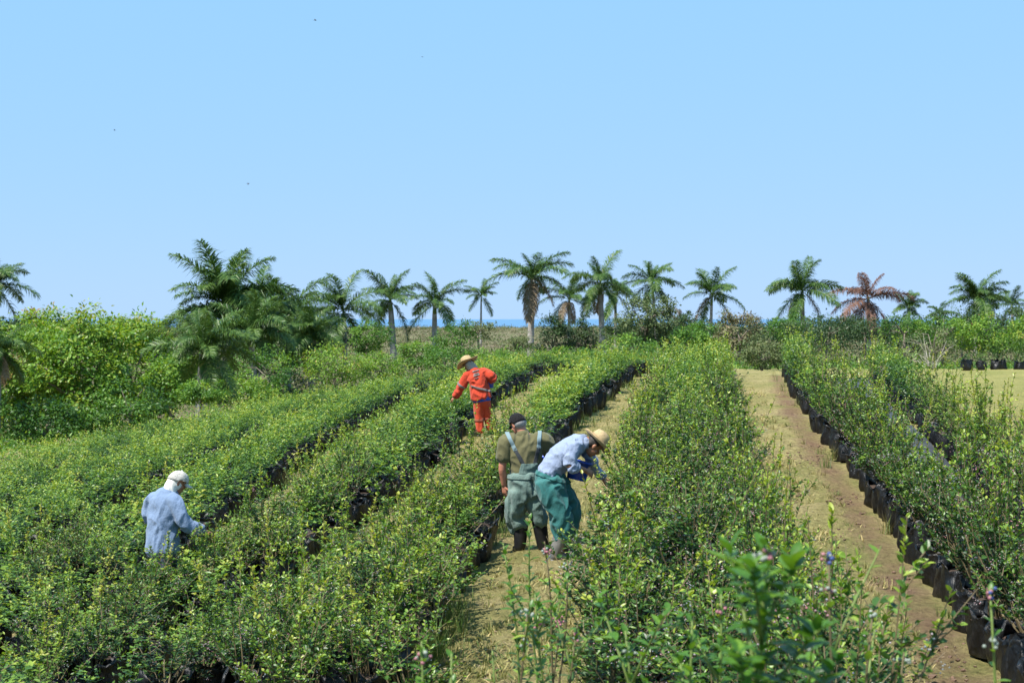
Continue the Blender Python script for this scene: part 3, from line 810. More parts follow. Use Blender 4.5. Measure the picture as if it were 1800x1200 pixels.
# ------------------------------------------------------------------ broadleaf trees and shrubs
def crown_arrays(seed, rx, ry, rz, n_clump, n_leaf, leaf, base_t=.45, tip=.0, gap=.35, flat=.6):
    g = np.random.default_rng(seed)
    c = unit(g.normal(size=(n_clump, 3))) * (g.uniform(.35, 1, (n_clump, 1)) ** .45)
    c[:, 2] = np.where(c[:, 2] < -.75, -.75, c[:, 2])
    lump = .92 + .16 * np.sin(c[:, 0] * 5 + seed) * np.cos(c[:, 1] * 4 + seed * 2) + .10 * np.sin(c[:, 2] * 7 + c[:, 0] * 3)
    c = c * np.array([rx, ry, rz]) * lump[:, None]
    m = n_clump * n_leaf
    cc = np.repeat(c, n_leaf, 0)
    cr = np.repeat(g.uniform(.5, 1.0, n_clump), n_leaf)[:, None] * gap * (rx + rz) * .5
    off = g.normal(size=(m, 3)) * np.array([1, 1, flat]) * cr * .5
    P = cc + off
    D = unit(off + g.normal(size=(m, 3)) * .3 * cr) + np.array([0, 0, -.1])
    N = np.array([0, 0, 1.0]) + unit(cc / np.array([rx, ry, rz])) * .5 + g.normal(size=(m, 3)) * .4
    tc = np.repeat(g.normal(size=n_clump) * .11, n_leaf)
    zt = np.clip(P[:, 2] / rz, -1, 1)
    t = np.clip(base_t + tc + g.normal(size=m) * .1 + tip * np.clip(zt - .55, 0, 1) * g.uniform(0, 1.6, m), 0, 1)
    Lf = leaf * g.uniform(.7, 1.3, m)
    return c, leaf_arrays(P, D, N, Lf, Lf * .58, t)

def tree(name, cat, label, px, py, rpx, rzpx, d, mat, n_clump=60, n_leaf=70, leaf=.2, trunk=.14, base_t=.45, tip=0., gap=.35, limbs=7, group=None, ry=None):
    x, y, z = at(px, py, d)
    rx = rpx / FPX * d; rz = rzpx / FPX * d
    g0 = h(x, y)
    root = empty(name, (x, y, g0)); tag(root, label, cat, group)
    zc = z - g0
    seed = int(px * 3 + py * 7 + d)
    c, arr = crown_arrays(seed, rx, ry or rx * .9, rz, n_clump, n_leaf, leaf, base_t, tip, gap)
    V, T, tint = arr
    V = V + np.array([0, 0, zc])
    V[:, 2] = np.maximum(V[:, 2], .05)
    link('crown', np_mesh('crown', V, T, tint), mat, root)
    A = Acc(); g = np.random.default_rng(seed + 5)
    hub = np.array([g.normal() * .1 * rx, g.normal() * .1 * rx, max(.4, zc - rz * .45)])
    A.add(*tube_arrays(np.array([(0, 0, -.25), hub * [.4, .4, .5], hub]), np.array([1.25, 1, .8]) * trunk, 8))
    link('trunk', A.mesh('trunk', True), M['bark'], root)
    A = Acc()
    for q in c[g.permutation(len(c))[:limbs]]:
        e = q + np.array([0, 0, zc])
        mdp = hub * .5 + e * .5 + np.array([0, 0, .12 * rz]) + g.normal(size=3) * .08 * rx
        A.add(*tube_arrays(np.array([hub - [0, 0, .1], hub * .7 + mdp * .3, mdp, e]), np.array([.6, .5, .35, .12]) * trunk, 6))
    link('limbs', A.mesh('limbs', True), M['bark'], root)
    return root

TL = 'trees of the thicket on the left'
tree('broadleaf_tree', 'tree', 'light green spreading tree beside the low shaggy palm at the left edge', 45, 655, 95, 112, 78, M['tree'], 110, 85, .25, .15, .66, .5, .28, 9, TL)
tree('broadleaf_tree', 'tree', 'light green spreading tree with a pale forked trunk in the left thicket', 150, 655, 88, 112, 76, M['tree'], 110, 85, .25, .16, .66, .5, .28, 9, TL)
tree('broadleaf_tree', 'tree', 'light green tree touching the dark palm clump', 248, 648, 85, 105, 84, M['tree'], 110, 85, .25, .15, .66, .5, .28, 9, TL)
tree('broadleaf_tree', 'tree', 'yellow tipped tree top at the back of the left thicket', 215, 596, 72, 45, 100, M['tree'], 100, 70, .25, .15, .68, .55, .3, 7, TL)
tree('broadleaf_tree', 'tree', 'yellow tipped tree top behind the left edge palms', 85, 590, 72, 50, 98, M['tree'], 100, 70, .25, .15, .66, .55, .3, 7, TL)
tree('shrub', 'shrub', 'dark shrub in the shade under the left thicket', 70, 740, 85, 45, 64, M['tree'], 44, 80, .16, .08, .26, 0, .4, 4, TL)
tree('shrub', 'shrub', 'dark shrub below the light green tree and the palms', 215, 715, 85, 45, 66, M['tree'], 44, 80, .16, .08, .28, 0, .4, 4, TL)
tree('shrub', 'shrub', 'green shrub under the palms of the dark left clump', 470, 655, 80, 40, 88, M['tree'], 40, 70, .17, .07, .42, 0, .4, 4)
tree('shrub', 'shrub', 'light green shrub mass right of the palm with a dead skirt', 590, 640, 62, 38, 72, M['tree'], 44, 90, .12, .06, .66, .1, .4, 4)
tree('shrub', 'shrub', 'light green shrub by the pale trunked palm', 668, 645, 52, 30, 74, M['tree'], 36, 90, .12, .06, .64, .1, .4, 4)
tree('broadleaf_tree', 'tree', 'small green tree right of the pale trunked palm', 800, 600, 45, 38, 150, M['tree'], 40, 60, .26, .14, .42, 0, .38, 5)
tree('broadleaf_tree', 'tree', 'olive tree top below the faraway palm', 842, 577, 32, 18, 190, M['tree_grey'], 26, 50, .28, .14, .4, 0, .4, 4)
tree('broadleaf_tree', 'tree', 'dark round tree right of the tallest palm', 975, 595, 36, 50, 120, M['tree_dark'], 60, 70, .19, .15, .45, 0, .34, 6)
tree('broadleaf_tree', 'tree', 'dark tree below the half brown palm', 1025, 592, 30, 42, 124, M['tree_dark'], 50, 70, .19, .14, .5, 0, .34, 6)
tree('broadleaf_tree', 'tree', 'airy olive green tree in front of a palm on the skyline', 1140, 560, 58, 56, 112, M['tree_grey'], 80, 75, .21, .15, .25, 0, .3, 10)
tree('shrub', 'shrub', 'green shrub under the airy olive tree', 1105, 612, 60, 24, 92, M['tree'], 34, 60, .16, .07, .4, 0, .4, 4)
tree('broadleaf_tree', 'tree', 'greyish pink tree behind the end of the right-hand path', 1298, 580, 44, 38, 90, M['tree_grey'], 50, 75, .17, .12, .72, 0, .34, 9)
tree('shrub', 'shrub', 'olive brown shrub closing the end of the right-hand path', 1340, 622, 42, 34, 55, M['tree_grey'], 44, 90, .09, .05, .38, 0, .4, 5)
tree('shrub', 'shrub', 'green shrub at the far end of the middle bed', 1215, 596, 40, 26, 72, M['tree'], 36, 80, .12, .05, .45, 0, .4, 4)
tree('shrub', 'shrub', 'dark green thicket behind the tall right-hand lines', 1450, 578, 80, 24, 100, M['tree_dark'], 50, 70, .17, .07, .6, 0, .4, 4)
tree('shrub', 'shrub', 'olive shrub with bare twigs right of the tall lines', 1640, 605, 55, 34, 76, M['tree_grey'], 24, 60, .11, .06, .35, 0, .3, 12)
tree('shrub', 'shrub', 'bright green shrub behind the far bags on the right', 1725, 585, 50, 34, 74, M['tree'], 46, 80, .12, .06, .55, .1, .4, 5)
tree('shrub', 'shrub', 'bright green shrub at the right edge behind the far bags', 1805, 588, 48, 34, 72, M['tree'], 44, 80, .12, .06, .58, .1, .4, 5)
tree('broadleaf_tree', 'tree', 'dark low tree below the full crowned palm', 1690, 562, 60, 26, 150, M['tree_dark'], 46, 60, .24, .12, .6, 0, .38, 5)
tree('broadleaf_tree', 'tree', 'dark low tree behind the shrubs at the right edge', 1790, 562, 50, 24, 160, M['tree_dark'], 40, 60, .24, .12, .6, 0, .38, 5)

tree('shrub', 'shrub', 'green shrub between the dark palm clump and the left thicket', 300, 665, 50, 50, 76, M['tree'], 50, 80, .2, .08, .55, .2, .34, 4, TL)
tree('shrub', 'shrub', 'leafy green shrub at the foot of the tallest left palm', 425, 690, 60, 26, 66, M['tree'], 40, 80, .13, .06, .6, .1, .4, 4)
tree('shrub', 'shrub', 'green shrub at the foot of the two pale palms', 735, 622, 40, 26, 110, M['tree'], 40, 70, .17, .08, .5, 0, .4, 4)
tree('shrub', 'shrub', 'green shrub left of the tallest palm', 880, 628, 50, 16, 84, M['tree'], 34, 70, .13, .06, .5, 0, .4, 4)
tree('shrub', 'shrub', 'green shrub below the dark round tree', 1010, 626, 50, 18, 80, M['tree'], 36, 70, .13, .06, .55, 0, .4, 4)

tree('broadleaf_tree', 'tree', 'green tree top filling the gap between two palms right of the dark clump', 650, 592, 40, 34, 130, M['tree'], 50, 60, .22, .12, .4, 0, .36, 5)
tree('broadleaf_tree', 'tree', 'dark green tree behind the wide leaning palm', 570, 590, 50, 40, 140, M['tree_dark'], 50, 60, .24, .12, .6, 0, .36, 5)
tree('shrub', 'shrub', 'wide green shrub before the brown scrub, above the orange jacket', 785, 628, 60, 24, 92, M['tree'], 46, 70, .14, .06, .42, 0, .38, 4)
tree('shrub', 'shrub', 'olive shrub in the scrub left of the tallest palm trunk', 905, 604, 40, 16, 130, M['tree_grey'], 30, 60, .18, .06, .4, 0, .4, 4)
tree('broadleaf_tree', 'tree', 'dark green tree close right of the airy olive tree', 1215, 578, 40, 32, 125, M['tree_dark'], 50, 60, .2, .12, .7, 0, .36, 5)
tree('broadleaf_tree', 'tree', 'green tree top behind the bright shrub at the end of the middle bed', 1255, 590, 42, 26, 105, M['tree'], 44, 60, .17, .1, .4, 0, .36, 5)
tree('broadleaf_tree', 'tree', 'olive tree top below the lone palm', 1090, 578, 34, 24, 135, M['tree_dark'], 40, 60, .2, .1, .6, 0, .36, 5)
tree('broadleaf_tree', 'tree', 'green tree top at the foot of the palm left of the dead one', 1385, 574, 44, 22, 120, M['tree'], 44, 60, .19, .1, .36, 0, .36, 5)
tree('broadleaf_tree', 'tree', 'dark green tree top below the dead palm', 1520, 576, 56, 20, 125, M['tree_dark'], 44, 60, .2, .1, .65, 0, .36, 5)
tree('broadleaf_tree', 'tree', 'green tree top right of the dead palm', 1590, 576, 46, 24, 115, M['tree'], 44, 60, .18, .1, .4, 0, .36, 5)
tree('broadleaf_tree', 'tree', 'light green tree top under the small dark palm', 1655, 580, 46, 24, 100, M['tree'], 44, 60, .16, .1, .55, 0, .36, 5)
tree('shrub', 'shrub', 'low green shrub ending the field behind the cross lines', 960, 634, 54, 14, 66, M['tree'], 36, 70, .11, .05, .55, 0, .4, 4)
tree('shrub', 'shrub', 'low green shrub behind the far end of the middle path', 1120, 630, 54, 16, 66, M['tree'], 36, 70, .11, .05, .5, 0, .4, 4)

tree('shrub', 'shrub', 'green shrub hiding the trunk of the short palm in front', 352, 690, 48, 24, 57, M['tree'], 40, 90, .11, .05, .5, .1, .4, 4)
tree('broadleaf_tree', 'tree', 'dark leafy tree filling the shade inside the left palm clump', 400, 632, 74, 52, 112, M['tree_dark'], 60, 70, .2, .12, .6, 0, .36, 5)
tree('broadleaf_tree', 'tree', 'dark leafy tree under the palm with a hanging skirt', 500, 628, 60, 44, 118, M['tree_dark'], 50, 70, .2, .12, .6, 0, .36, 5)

# a leafless shrub of pale branches by the right-hand thicket
root = empty('bare_shrub', (0, 0, 0)); x, y, z = at(1640, 620, 70); root.location = (x, y, h(x, y))
tag(root, 'leafless shrub of pale grey branches left of the far bags', 'shrub')
A = Acc()
for i in range(26):
    a = rnd.uniform(0, 6.28); ln = rnd.uniform(.8, 2.2)
    p0 = np.zeros(3); pts = [p0]
    dr = np.array([math.cos(a), math.sin(a) * .6, rnd.uniform(.6, 1.6)]); dr /= np.linalg.norm(dr)
    for k in range(4):
        dr = unit((dr + rng.normal(size=3) * .28 + np.array([0, 0, -.06]))[None])[0]; pts.append(pts[-1] + dr * ln / 4)
    A.add(*tube_arrays(np.array(pts), [.025, .018, .013, .009, .005], 5))
link('branches', A.mesh('branches', True), plain('pale_bark', (.34, .31, .26), .85, 9), root)

# dry scrub covering the plain down to the coast
A = Acc(); g = np.random.default_rng(21)
ns = 6000
dd = 95 * (3000 / 95) ** g.uniform(0, 1, ns); xx = g.uniform(-.42, .42, ns) * dd
zz = H(xx, dd)
V0 = []
for i in range(ns):
    n = 40
    sz = g.uniform(.7, 1.9) * (1 + dd[i] / 900)
    off = g.normal(size=(n, 3)) * np.array([1, 1, .55]) * sz * .6; off[:, 2] = np.abs(off[:, 2])
    P = np.array([xx[i], dd[i], zz[i]]) + off
    Lf = np.full(n, .20 * (1 + dd[i] / 260)) * g.uniform(.6, 1.3, n)
    clump = np.sin(xx[i] * .03 + 1) * np.cos(dd[i] * .02) * .28
    A.add(*leaf_arrays(P, off + g.normal(size=(n, 3)) * .4, np.array([0, 0, 1.0]) + g.normal(size=(n, 3)) * .6, Lf, Lf * .55, np.clip(.46 + clump + g.normal() * .18 + g.normal(size=n) * .08, 0, 1)))
tag(link('coastal_scrub', A.mesh('coastal_scrub'), M['scrub']), 'dry brown and olive scrub on the plain before the sea', 'scrub', kind='stuff')

# woodland along the edge of the coastal plain
A = Acc(); g = np.random.default_rng(77)
for i in range(150):
    px = g.uniform(1085, 1900) if i % 2 else g.uniform(-120, 600)
    d = g.uniform(210, 330); x = (px - 900) / FPX * d; gz0 = h(x, d)
    top = CAMZ + (g.uniform(-2, 9) if px > 1085 else g.uniform(-4, 8)) / FPX * d
    rz_ = (top - gz0) * .5; rx_ = rz_ * g.uniform(.7, 1.2)
    c, (V, T, tint) = crown_arrays(int(g.integers(1e6)), rx_, rx_, rz_, 22, 22, .5, g.uniform(.3, .55), 0, .42)
    A.add(V + np.array([x, d, gz0 + rz_]), T, tint)
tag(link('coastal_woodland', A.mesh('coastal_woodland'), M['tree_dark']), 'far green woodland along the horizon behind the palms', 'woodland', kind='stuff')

# rough undergrowth where the field gives way to the trees
A = Acc()
for i in range(2600):
    y = 54 + 56 * rnd.random(); x = rnd.uniform(-.4, .4) * y
    if 12 < x < 26 and y < 70: continue
    if y < 60 and x > -8: continue
    n = 26; sz = rnd.uniform(.4, 1.0)
    off = g.normal(size=(n, 3)) * np.array([1, 1, .7]) * sz * .5; off[:, 2] = np.abs(off[:, 2])
    Lf = np.full(n, .17) * g.uniform(.7, 1.3, n)
    A.add(*leaf_arrays(np.array([x, y, h(x, y)]) + off, off + g.normal(size=(n, 3)) * .3, np.array([0, 0, 1.0]) + g.normal(size=(n, 3)) * .5, Lf, Lf * .5, np.clip(rnd.uniform(.25, .6) + g.normal(size=n) * .1, 0, 1)))
tag(link('undergrowth', A.mesh('undergrowth'), M['tree']), 'rough green undergrowth between the field and the trees', 'undergrowth', kind='stuff')
# ------------------------------------------------------------------ people
from mathutils.bvhtree import BVHTree
V3 = Vector

def loft(bm, pts, rad, side=(1, 0, 0), seg=16):
    """closed tube with elliptical sections: rad = (half width along side, half depth)"""
    pts = [V3(p) for p in pts]; n = len(pts)
    rr = [(r, r) if isinstance(r, (int, float)) else r for r in rad]
    rings = []
    def ring(c, t, a, b):
        s = V3(side) - t * V3(side).dot(t)
        if s.length < .05: s = t.orthogonal()
        s.normalize(); u = t.cross(s)
        return [bm.verts.new(c + s * (a * math.cos(2 * math.pi * k / seg)) + u * (b * math.sin(2 * math.pi * k / seg))) for k in range(seg)]
    tg = []
    for i in range(n):
        a = pts[max(0, i - 1)]; b = pts[min(n - 1, i + 1)]
        tg.append((b - a).normalized())
    m0 = min(rr[0]); m1 = min(rr[-1])
    rings.append(ring(pts[0] - tg[0] * m0 * .42, tg[0], rr[0][0] * .62, rr[0][1] * .62))
    for i in range(n): rings.append(ring(pts[i], tg[i], *rr[i]))
    rings.append(ring(pts[-1] + tg[-1] * m1 * .42, tg[-1], rr[-1][0] * .62, rr[-1][1] * .62))
    for A, B in zip(rings[:-1], rings[1:]):
        for k in range(seg):
            bm.faces.new((A[k], A[(k + 1) % seg], B[(k + 1) % seg], B[k]))
    bm.faces.new(list(reversed(rings[0]))); bm.faces.new(rings[-1])

def smooth_path(pts, rad, sub=3):
    """Catmull-Rom through the joints so limbs bend softly"""
    P = [V3(p) for p in pts]; rr = [(r, r) if isinstance(r, (int, float)) else r for r in rad]
    out, ro = [], []
    for i in range(len(P) - 1):
        p0, p1, p2, p3 = P[max(i - 1, 0)], P[i], P[i + 1], P[min(i + 2, len(P) - 1)]
        for k in range(sub):
            t = k / sub
            out.append(.5 * (2 * p1 + (p2 - p0) * t + (2 * p0 - 5 * p1 + 4 * p2 - p3) * t * t + (3 * p1 - p0 - 3 * p2 + p3) * t ** 3))
            ro.append((rr[i][0] * (1 - t) + rr[i + 1][0] * t, rr[i][1] * (1 - t) + rr[i + 1][1] * t))
    out.append(P[-1]); ro.append(rr[-1])
    return out, ro

def limb(bm, pts, rad, side=(1, 0, 0), seg=16, sub=4):
    p, r = smooth_path(pts, rad, sub); loft(bm, p, r, side, seg)

def blob(bm, c, r, rot=None, seg=18):
    mt = Matrix.Translation(V3(c)) @ (rot.to_4x4() if rot else Matrix()) @ Matrix.Diagonal((*r, 1))
    bmesh.ops.create_uvsphere(bm, u_segments=seg, v_segments=seg // 2 + 2, radius=1, matrix=mt)

def basis(fwd, up):
    f = V3(fwd).normalized(); u = V3(up); u = (u - f * u.dot(f)).normalized(); r = f.cross(u)
    return Matrix((r, f, u)).transposed()      # columns: right, forward, up

def fuse(bm, voxel, name, sm=3, fac=.5):
    bmesh.ops.recalc_face_normals(bm, faces=bm.faces)
    me = bpy.data.meshes.new(name + '_raw'); bm.to_mesh(me); bm.free()
    o = bpy.data.objects.new(name + '_raw', me); C.objects.link(o)
    md = o.modifiers.new('r', 'REMESH'); md.mode = 'VOXEL'; md.voxel_size = voxel; md.use_smooth_shade = True
    s = o.modifiers.new('s', 'SMOOTH'); s.iterations = sm; s.factor = fac
    dg = bpy.context.evaluated_depsgraph_get()
    out = bpy.data.meshes.new_from_object(o.evaluated_get(dg)); out.name = name
    bpy.data.objects.remove(o); bpy.data.meshes.remove(me)
    out.polygons.foreach_set('use_smooth', np.ones(len(out.polygons), bool))
    return out

def wrinkle(me, amp, sc, seed=0.0, sharp=1.0, lowamp=0.0):
    n = len(me.vertices)
    co = np.empty(n * 3, np.float32); me.vertices.foreach_get('co', co); co = co.reshape(-1, 3)
    no = np.empty(n * 3, np.float32); me.vertices.foreach_get('normal', no); no = no.reshape(-1, 3)
    d = np.empty(n)
    for i in range(n):
        p = V3((co[i][0] * sc[0] + seed, co[i][1] * sc[1] - seed, co[i][2] * sc[2] + 2 * seed))
        w = noise.noise_vector(p * .6) * .9
        a = noise.noise(p + w)
        d[i] = amp * (1 - 2.2 * abs(a)) * sharp + lowamp * noise.noise(p * .35)
    co = co + no * d[:, None]
    me.vertices.foreach_set('co', co.astype(np.float32).ravel()); me.update()
    return me

def cut(me, planes, off, name):
    """the piece of a garment between planes, lifted off it: straps, bibs, stripes"""
    bm = bmesh.new(); bm.from_mesh(me)
    for co, no in planes:
        g = bm.verts[:] + bm.edges[:] + bm.faces[:]
        bmesh.ops.bisect_plane(bm, geom=g, plane_co=co, plane_no=no, clear_outer=True, clear_inner=False)
    bm.normal_update()
    for v in bm.verts: v.co += v.normal * off
    r = bmesh.ops.extrude_face_region(bm, geom=bm.faces[:])
    for v in [q for q in r['geom'] if isinstance(q, bmesh.types.BMVert)]: v.co += v.normal * .005
    return bm_mesh(name, bm, False)

def hand(bm, wrist, d, palm_n, thumb_side, curl=.5, s=1.0):
    """palm, four unequal bent fingers and a thumb; d points from wrist to knuckles, the fingers curl towards palm_n"""
    d = V3(d).normalized(); pn = V3(palm_n); pn = (pn - d * pn.dot(d)).normalized(); ac = d.cross(pn).normalized() * thumb_side
    w = V3(wrist)
    loft(bm, [w, w + d * .035 * s, w + d * .07 * s, w + d * .09 * s], [(.028 * s, .02 * s), (.036 * s, .019 * s), (.042 * s, .017 * s), (.040 * s, .015 * s)], ac, 12)
    for k, (o, ln) in enumerate(((.031, .070), (.011, .080), (-.010, .074), (-.030, .058))):
        p = w + d * .085 * s + ac * o * s; dr = (d + ac * o * 2.0).normalized(); pts = [p - dr * .015]
        ang = 0
        for j, f in enumerate((.45, .32, .23)):
            ang += curl * (.55, .75, .6)[j]
            q = dr * math.cos(ang) + pn * math.sin(ang); p = p + q * ln * f * s; pts.append(p)
        loft(bm, pts, [.0105 * s, .0100 * s, .0095 * s, .0085 * s], ac, 8)
    p = w + d * .028 * s + ac * .030 * s
    t1 = (d * .6 + ac * .75 + pn * .35).normalized(); t2 = (d * .9 + ac * .2 + pn * .5).normalized()
    loft(bm, [p - t1 * .01, p + t1 * .035 * s, p + t1 * .035 * s + t2 * .032 * s, p + t1 * .035 * s + t2 * .055 * s], [.014 * s, .0125 * s, .011 * s, .009 * s], d, 8)

def head(bm, c, Rm, s=1.0):
    c = V3(c); L = lambda x, y, z: c + Rm @ V3((x * s, y * s, z * s))
    blob(bm, L(0, -.012, .03), (.076 * s, .096 * s, .09 * s), Rm)
    blob(bm, L(0, .028, -.045), (.058 * s, .066 * s, .072 * s), Rm)
    blob(bm, L(0, .055, -.095), (.030 * s, .028 * s, .024 * s), Rm)
    loft(bm, [L(0, .078, .025), L(0, .104, -.022), L(0, .092, -.036)], [.010 * s, .016 * s, .013 * s], Rm @ V3((1, 0, 0)), 8)
    loft(bm, [L(-.022, .084, -.064), L(.022, .084, -.064)], [.009 * s, .009 * s], Rm @ V3((0, 1, 0)), 8)
    loft(bm, [L(-.045, .075, .036), L(0, .086, .034), L(.045, .075, .036)], [.010 * s] * 3, Rm @ V3((0, 1, 0)), 8)
    for sx in (-1, 1):
        blob(bm, L(sx * .077, -.012, -.01), (.011 * s, .022 * s, .034 * s), Rm, 10)
        blob(bm, L(sx * .045, .055, -.028), (.022 * s, .02 * s, .02 * s), Rm, 10)

def eyes(root_head, c, Rm, parent, s=1.0):
    for sx in (-1, 1):
        bm = bmesh.new(); blob(bm, V3(c) + Rm @ V3((sx * .031 * s, .077 * s, .012 * s)), (.011 * s, .008 * s, .007 * s), Rm, 10)
        link('eye', bm_mesh('eye', bm), M['eye'], parent)

def straw_hat(c, Rm, parent, label_mat, brim=.20, crown=.12, rcr=.098, curl=.035, seed=0, tilt=0):
    bm = bmesh.new(); seg = 40
    prof = [(0.02, crown * .93), (.04, crown * .97), (rcr * .72, crown * 1.02), (rcr * .90, crown * .93), (rcr * 1.0, crown * .70), (rcr * 1.06, crown * .3), (rcr * 1.1, 0.0),
            (rcr * 1.3, -.008), (brim * .78, -.006), (brim * .93, .002), (brim, .010), (brim * .985, .003), (brim * .8, -.013), (rcr * 1.28, -.016), (rcr * 1.06, -.008), (rcr * .98, crown * .3), (rcr * .9, crown * .7)]
    g = np.random.default_rng(seed); ph = g.uniform(0, 6, 4)
    rings = []
    for r, z in prof:
        row = []
        for k in range(seg):
            a = 2 * math.pi * k / seg
            w = max(0, (r - rcr) / (brim - rcr))
            zz = z + w * (curl * math.cos(2 * a + tilt) * .6 + .012 * math.sin(3 * a + ph[0])) 
            r2 = r * (1 + .03 * w * math.sin(4 * a + ph[1]))
            x, y = r2 * math.cos(a) * .93, r2 * math.sin(a) * 1.06
            if z > crown * .9: zz -= .022 * math.exp(-(x / .03) ** 2)
            row.append(bm.verts.new(V3(c) + Rm @ V3((x, y, zz))))
        rings.append(row)
    for A, B in zip(rings[:-1], rings[1:]):
        for k in range(seg): bm.faces.new((A[k], B[k], B[(k + 1) % seg], A[(k + 1) % seg]))
    bm.faces.new(rings[0])
    bm.faces.new(list(reversed(rings[-1])))
    bmesh.ops.recalc_face_normals(bm, faces=bm.faces)
    o = link('straw_hat', bm_mesh('straw_hat', bm), M['straw'], parent)
    bm = bmesh.new(); rows = []
    for r, z in ((rcr * 1.125, .004), (rcr * 1.10, .03), (rcr * 1.07, .03), (rcr * 1.08, .004)):
        rows.append([bm.verts.new(V3(c) + Rm @ V3((r * math.cos(2 * math.pi * k / seg) * .93, r * math.sin(2 * math.pi * k / seg) * 1.06, z))) for k in range(seg)])
    for A, B in zip(rows[:-1], rows[1:]):
        for k in range(seg): bm.faces.new((A[k], A[(k + 1) % seg], B[(k + 1) % seg], B[k]))
    link('hat_band', bm_mesh('hat_band', bm), label_mat, o)
    return o

def cap(c, Rm, mat, parent, s=1.0, bill_mat=None):
    bm = bmesh.new()
    L = lambda x, y, z: V3(c) + Rm @ V3((x * s, y * s, z * s))
    seg = 28; rows = []
    for i in range(9):
        a = i / 8 * math.pi * .5
        rows.append([bm.verts.new(L(.088 * math.cos(a) ** .8 * math.cos(t), -.006 + .108 * math.cos(a) ** .8 * math.sin(t), .022 + .095 * math.sin(a) - (.03 if math.sin(t) < -.2 else .0) * (1 - i / 8))) if i < 8 else None for t in [2 * math.pi * k / seg for k in range(seg)]])
    topv = bm.verts.new(L(0, -.006, .119))
    for A, B in zip(rows[:7], rows[1:8]):
        for k in range(seg): bm.faces.new((A[k], A[(k + 1) % seg], B[(k + 1) % seg], B[k]))
    for k in range(seg): bm.faces.new((rows[7][k], rows[7][(k + 1) % seg], topv))
    bmesh.ops.solidify(bm, geom=bm.faces[:], thickness=.003)
    blob(bm, L(0, -.006, .121), (.008 * s, .008 * s, .005 * s), Rm, 8)
    o = link('cap', bm_mesh('cap', bm), mat, parent)
    bm = bmesh.new(); rows = []
    for j in range(6):
        v = j / 5; row = []
        for k in range(13):
            u = -1 + k / 6
            y0 = .092 * math.sqrt(max(0, 1 - (u * .80) ** 2)) + .004
            row.append(bm.verts.new(L(.078 * u, y0 + v * .078 * math.sqrt(max(0.02, 1 - u * u * .75)), .022 - .020 * v - .022 * u * u)))
        rows.append(row)
    for A, B in zip(rows[:-1], rows[1:]):
        for k in range(12): bm.faces.new((A[k], A[k + 1], B[k + 1], B[k]))
    bmesh.ops.solidify(bm, geom=bm.faces[:], thickness=.005)
    link('cap_bill', bm_mesh('cap_bill', bm), bill_mat or mat, o)
    return o

def boot(parent, heel, d, top, mat, r=.062, shaft=None):
    bm = bmesh.new(); hl = V3(heel); d = V3(d).normalized(); sd = d.cross(V3((0, 0, 1)))
    ank = hl + d * .055 + V3((0, 0, .09))
    limb(bm, [V3(top), (V3(top) + ank) * .5, ank, hl + d * .06 + V3((0, 0, .05))], [r * 1.22, r * 1.1, r * .95, r * .8], sd)
    limb(bm, [hl + d * .02 + V3((0, 0, .05)), hl + d * .11 + V3((0, 0, .06)), hl + d * .2 + V3((0, 0, .042)), hl + d * .27 + V3((0, 0, .035))], [(.040, .047), (.046, .052), (.050, .038), (.036, .028)], sd)
    limb(bm, [hl + d * .0 + V3((0, 0, .014)), hl + d * .12 + V3((0, 0, .014)), hl + d * .21 + V3((0, 0, .014)), hl + d * .285 + V3((0, 0, .016))], [(.044, .016), (.046, .016), (.055, .016), (.036, .015)], sd)
    return link('boot', fuse(bm, .0075, 'boot', 4), mat, parent)

def bucket(name_label, loc, r, hh, tilt, mat):
    root = empty('bucket', loc); root.rotation_euler = tilt
    tag(root, name_label, 'bucket')
    bm = bmesh.new(); seg = 32; rows = []
    for rr, z in ((.02, 0.004), (r * .78, 0), (r * .8, .006), (r * .97, hh * .9), (r * 1.04, hh * .9), (r * 1.05, hh), (r * .98, hh), (r * .93, hh * .9), (r * .75, .012), (.02, .012)):
        rows.append([bm.verts.new((rr * math.cos(2 * math.pi * k / seg), rr * math.sin(2 * math.pi * k / seg), z)) for k in range(seg)])
    for A, B in zip(rows[:-1], rows[1:]):
        for k in range(seg): bm.faces.new((A[k], B[k], B[(k + 1) % seg], A[(k + 1) % seg]))
    bmesh.ops.recalc_face_normals(bm, faces=bm.faces)
    link('pail', bm_mesh('pail', bm), mat, root)
    pts = [(r * 1.03 * math.cos(t), .0, hh * .92 - .12 * math.sin(t) * .35) for t in np.linspace(0, math.pi, 13)]
    V, T = tube_arrays(np.array(pts), .0035, 6); link('handle', np_mesh('handle', V, T, smooth=True), M['wire'], root)
    return root

def cloth_mat(name, col, b=.5, dirt=None, scale=420, var=.10, rough=.85):
    m, nt, p = new_mat(name)
    n = tex_noise(nt, 7, 6, .6); r = ramp(nt, [(.3, tuple(c * (1 - var) for c in col)), (.7, tuple(min(1, c * (1 + var)) for c in col))])
    nt.links.new(n.outputs[0], r.inputs[0]); out = r.outputs[0]
    if dirt:
        n2 = tex_noise(nt, 4, 7, .7); rr = ramp(nt, [(.5, (0, 0, 0)), (.68, (1, 1, 1))]); nt.links.new(n2.outputs[0], rr.inputs[0])
        mm = nt.nodes.new('ShaderNodeMath'); mm.operation = 'MULTIPLY'; mm.inputs[1].default_value = .6; nt.links.new(rr.outputs[0], mm.inputs[0])
        out = mix(nt, mm.outputs[0], out, dirt)
    nt.links.new(out, p.inputs['Base Color'])
    p.inputs['Roughness'].default_value = rough; p.inputs['Specular IOR Level'].default_value = .2
    p.inputs['Sheen Weight'].default_value = .15
    n3 = tex_noise(nt, 17, 6, .6, vec_scale=(1, 1, .6)); bump(nt, p, n3.outputs[0], b, .035)
    return m

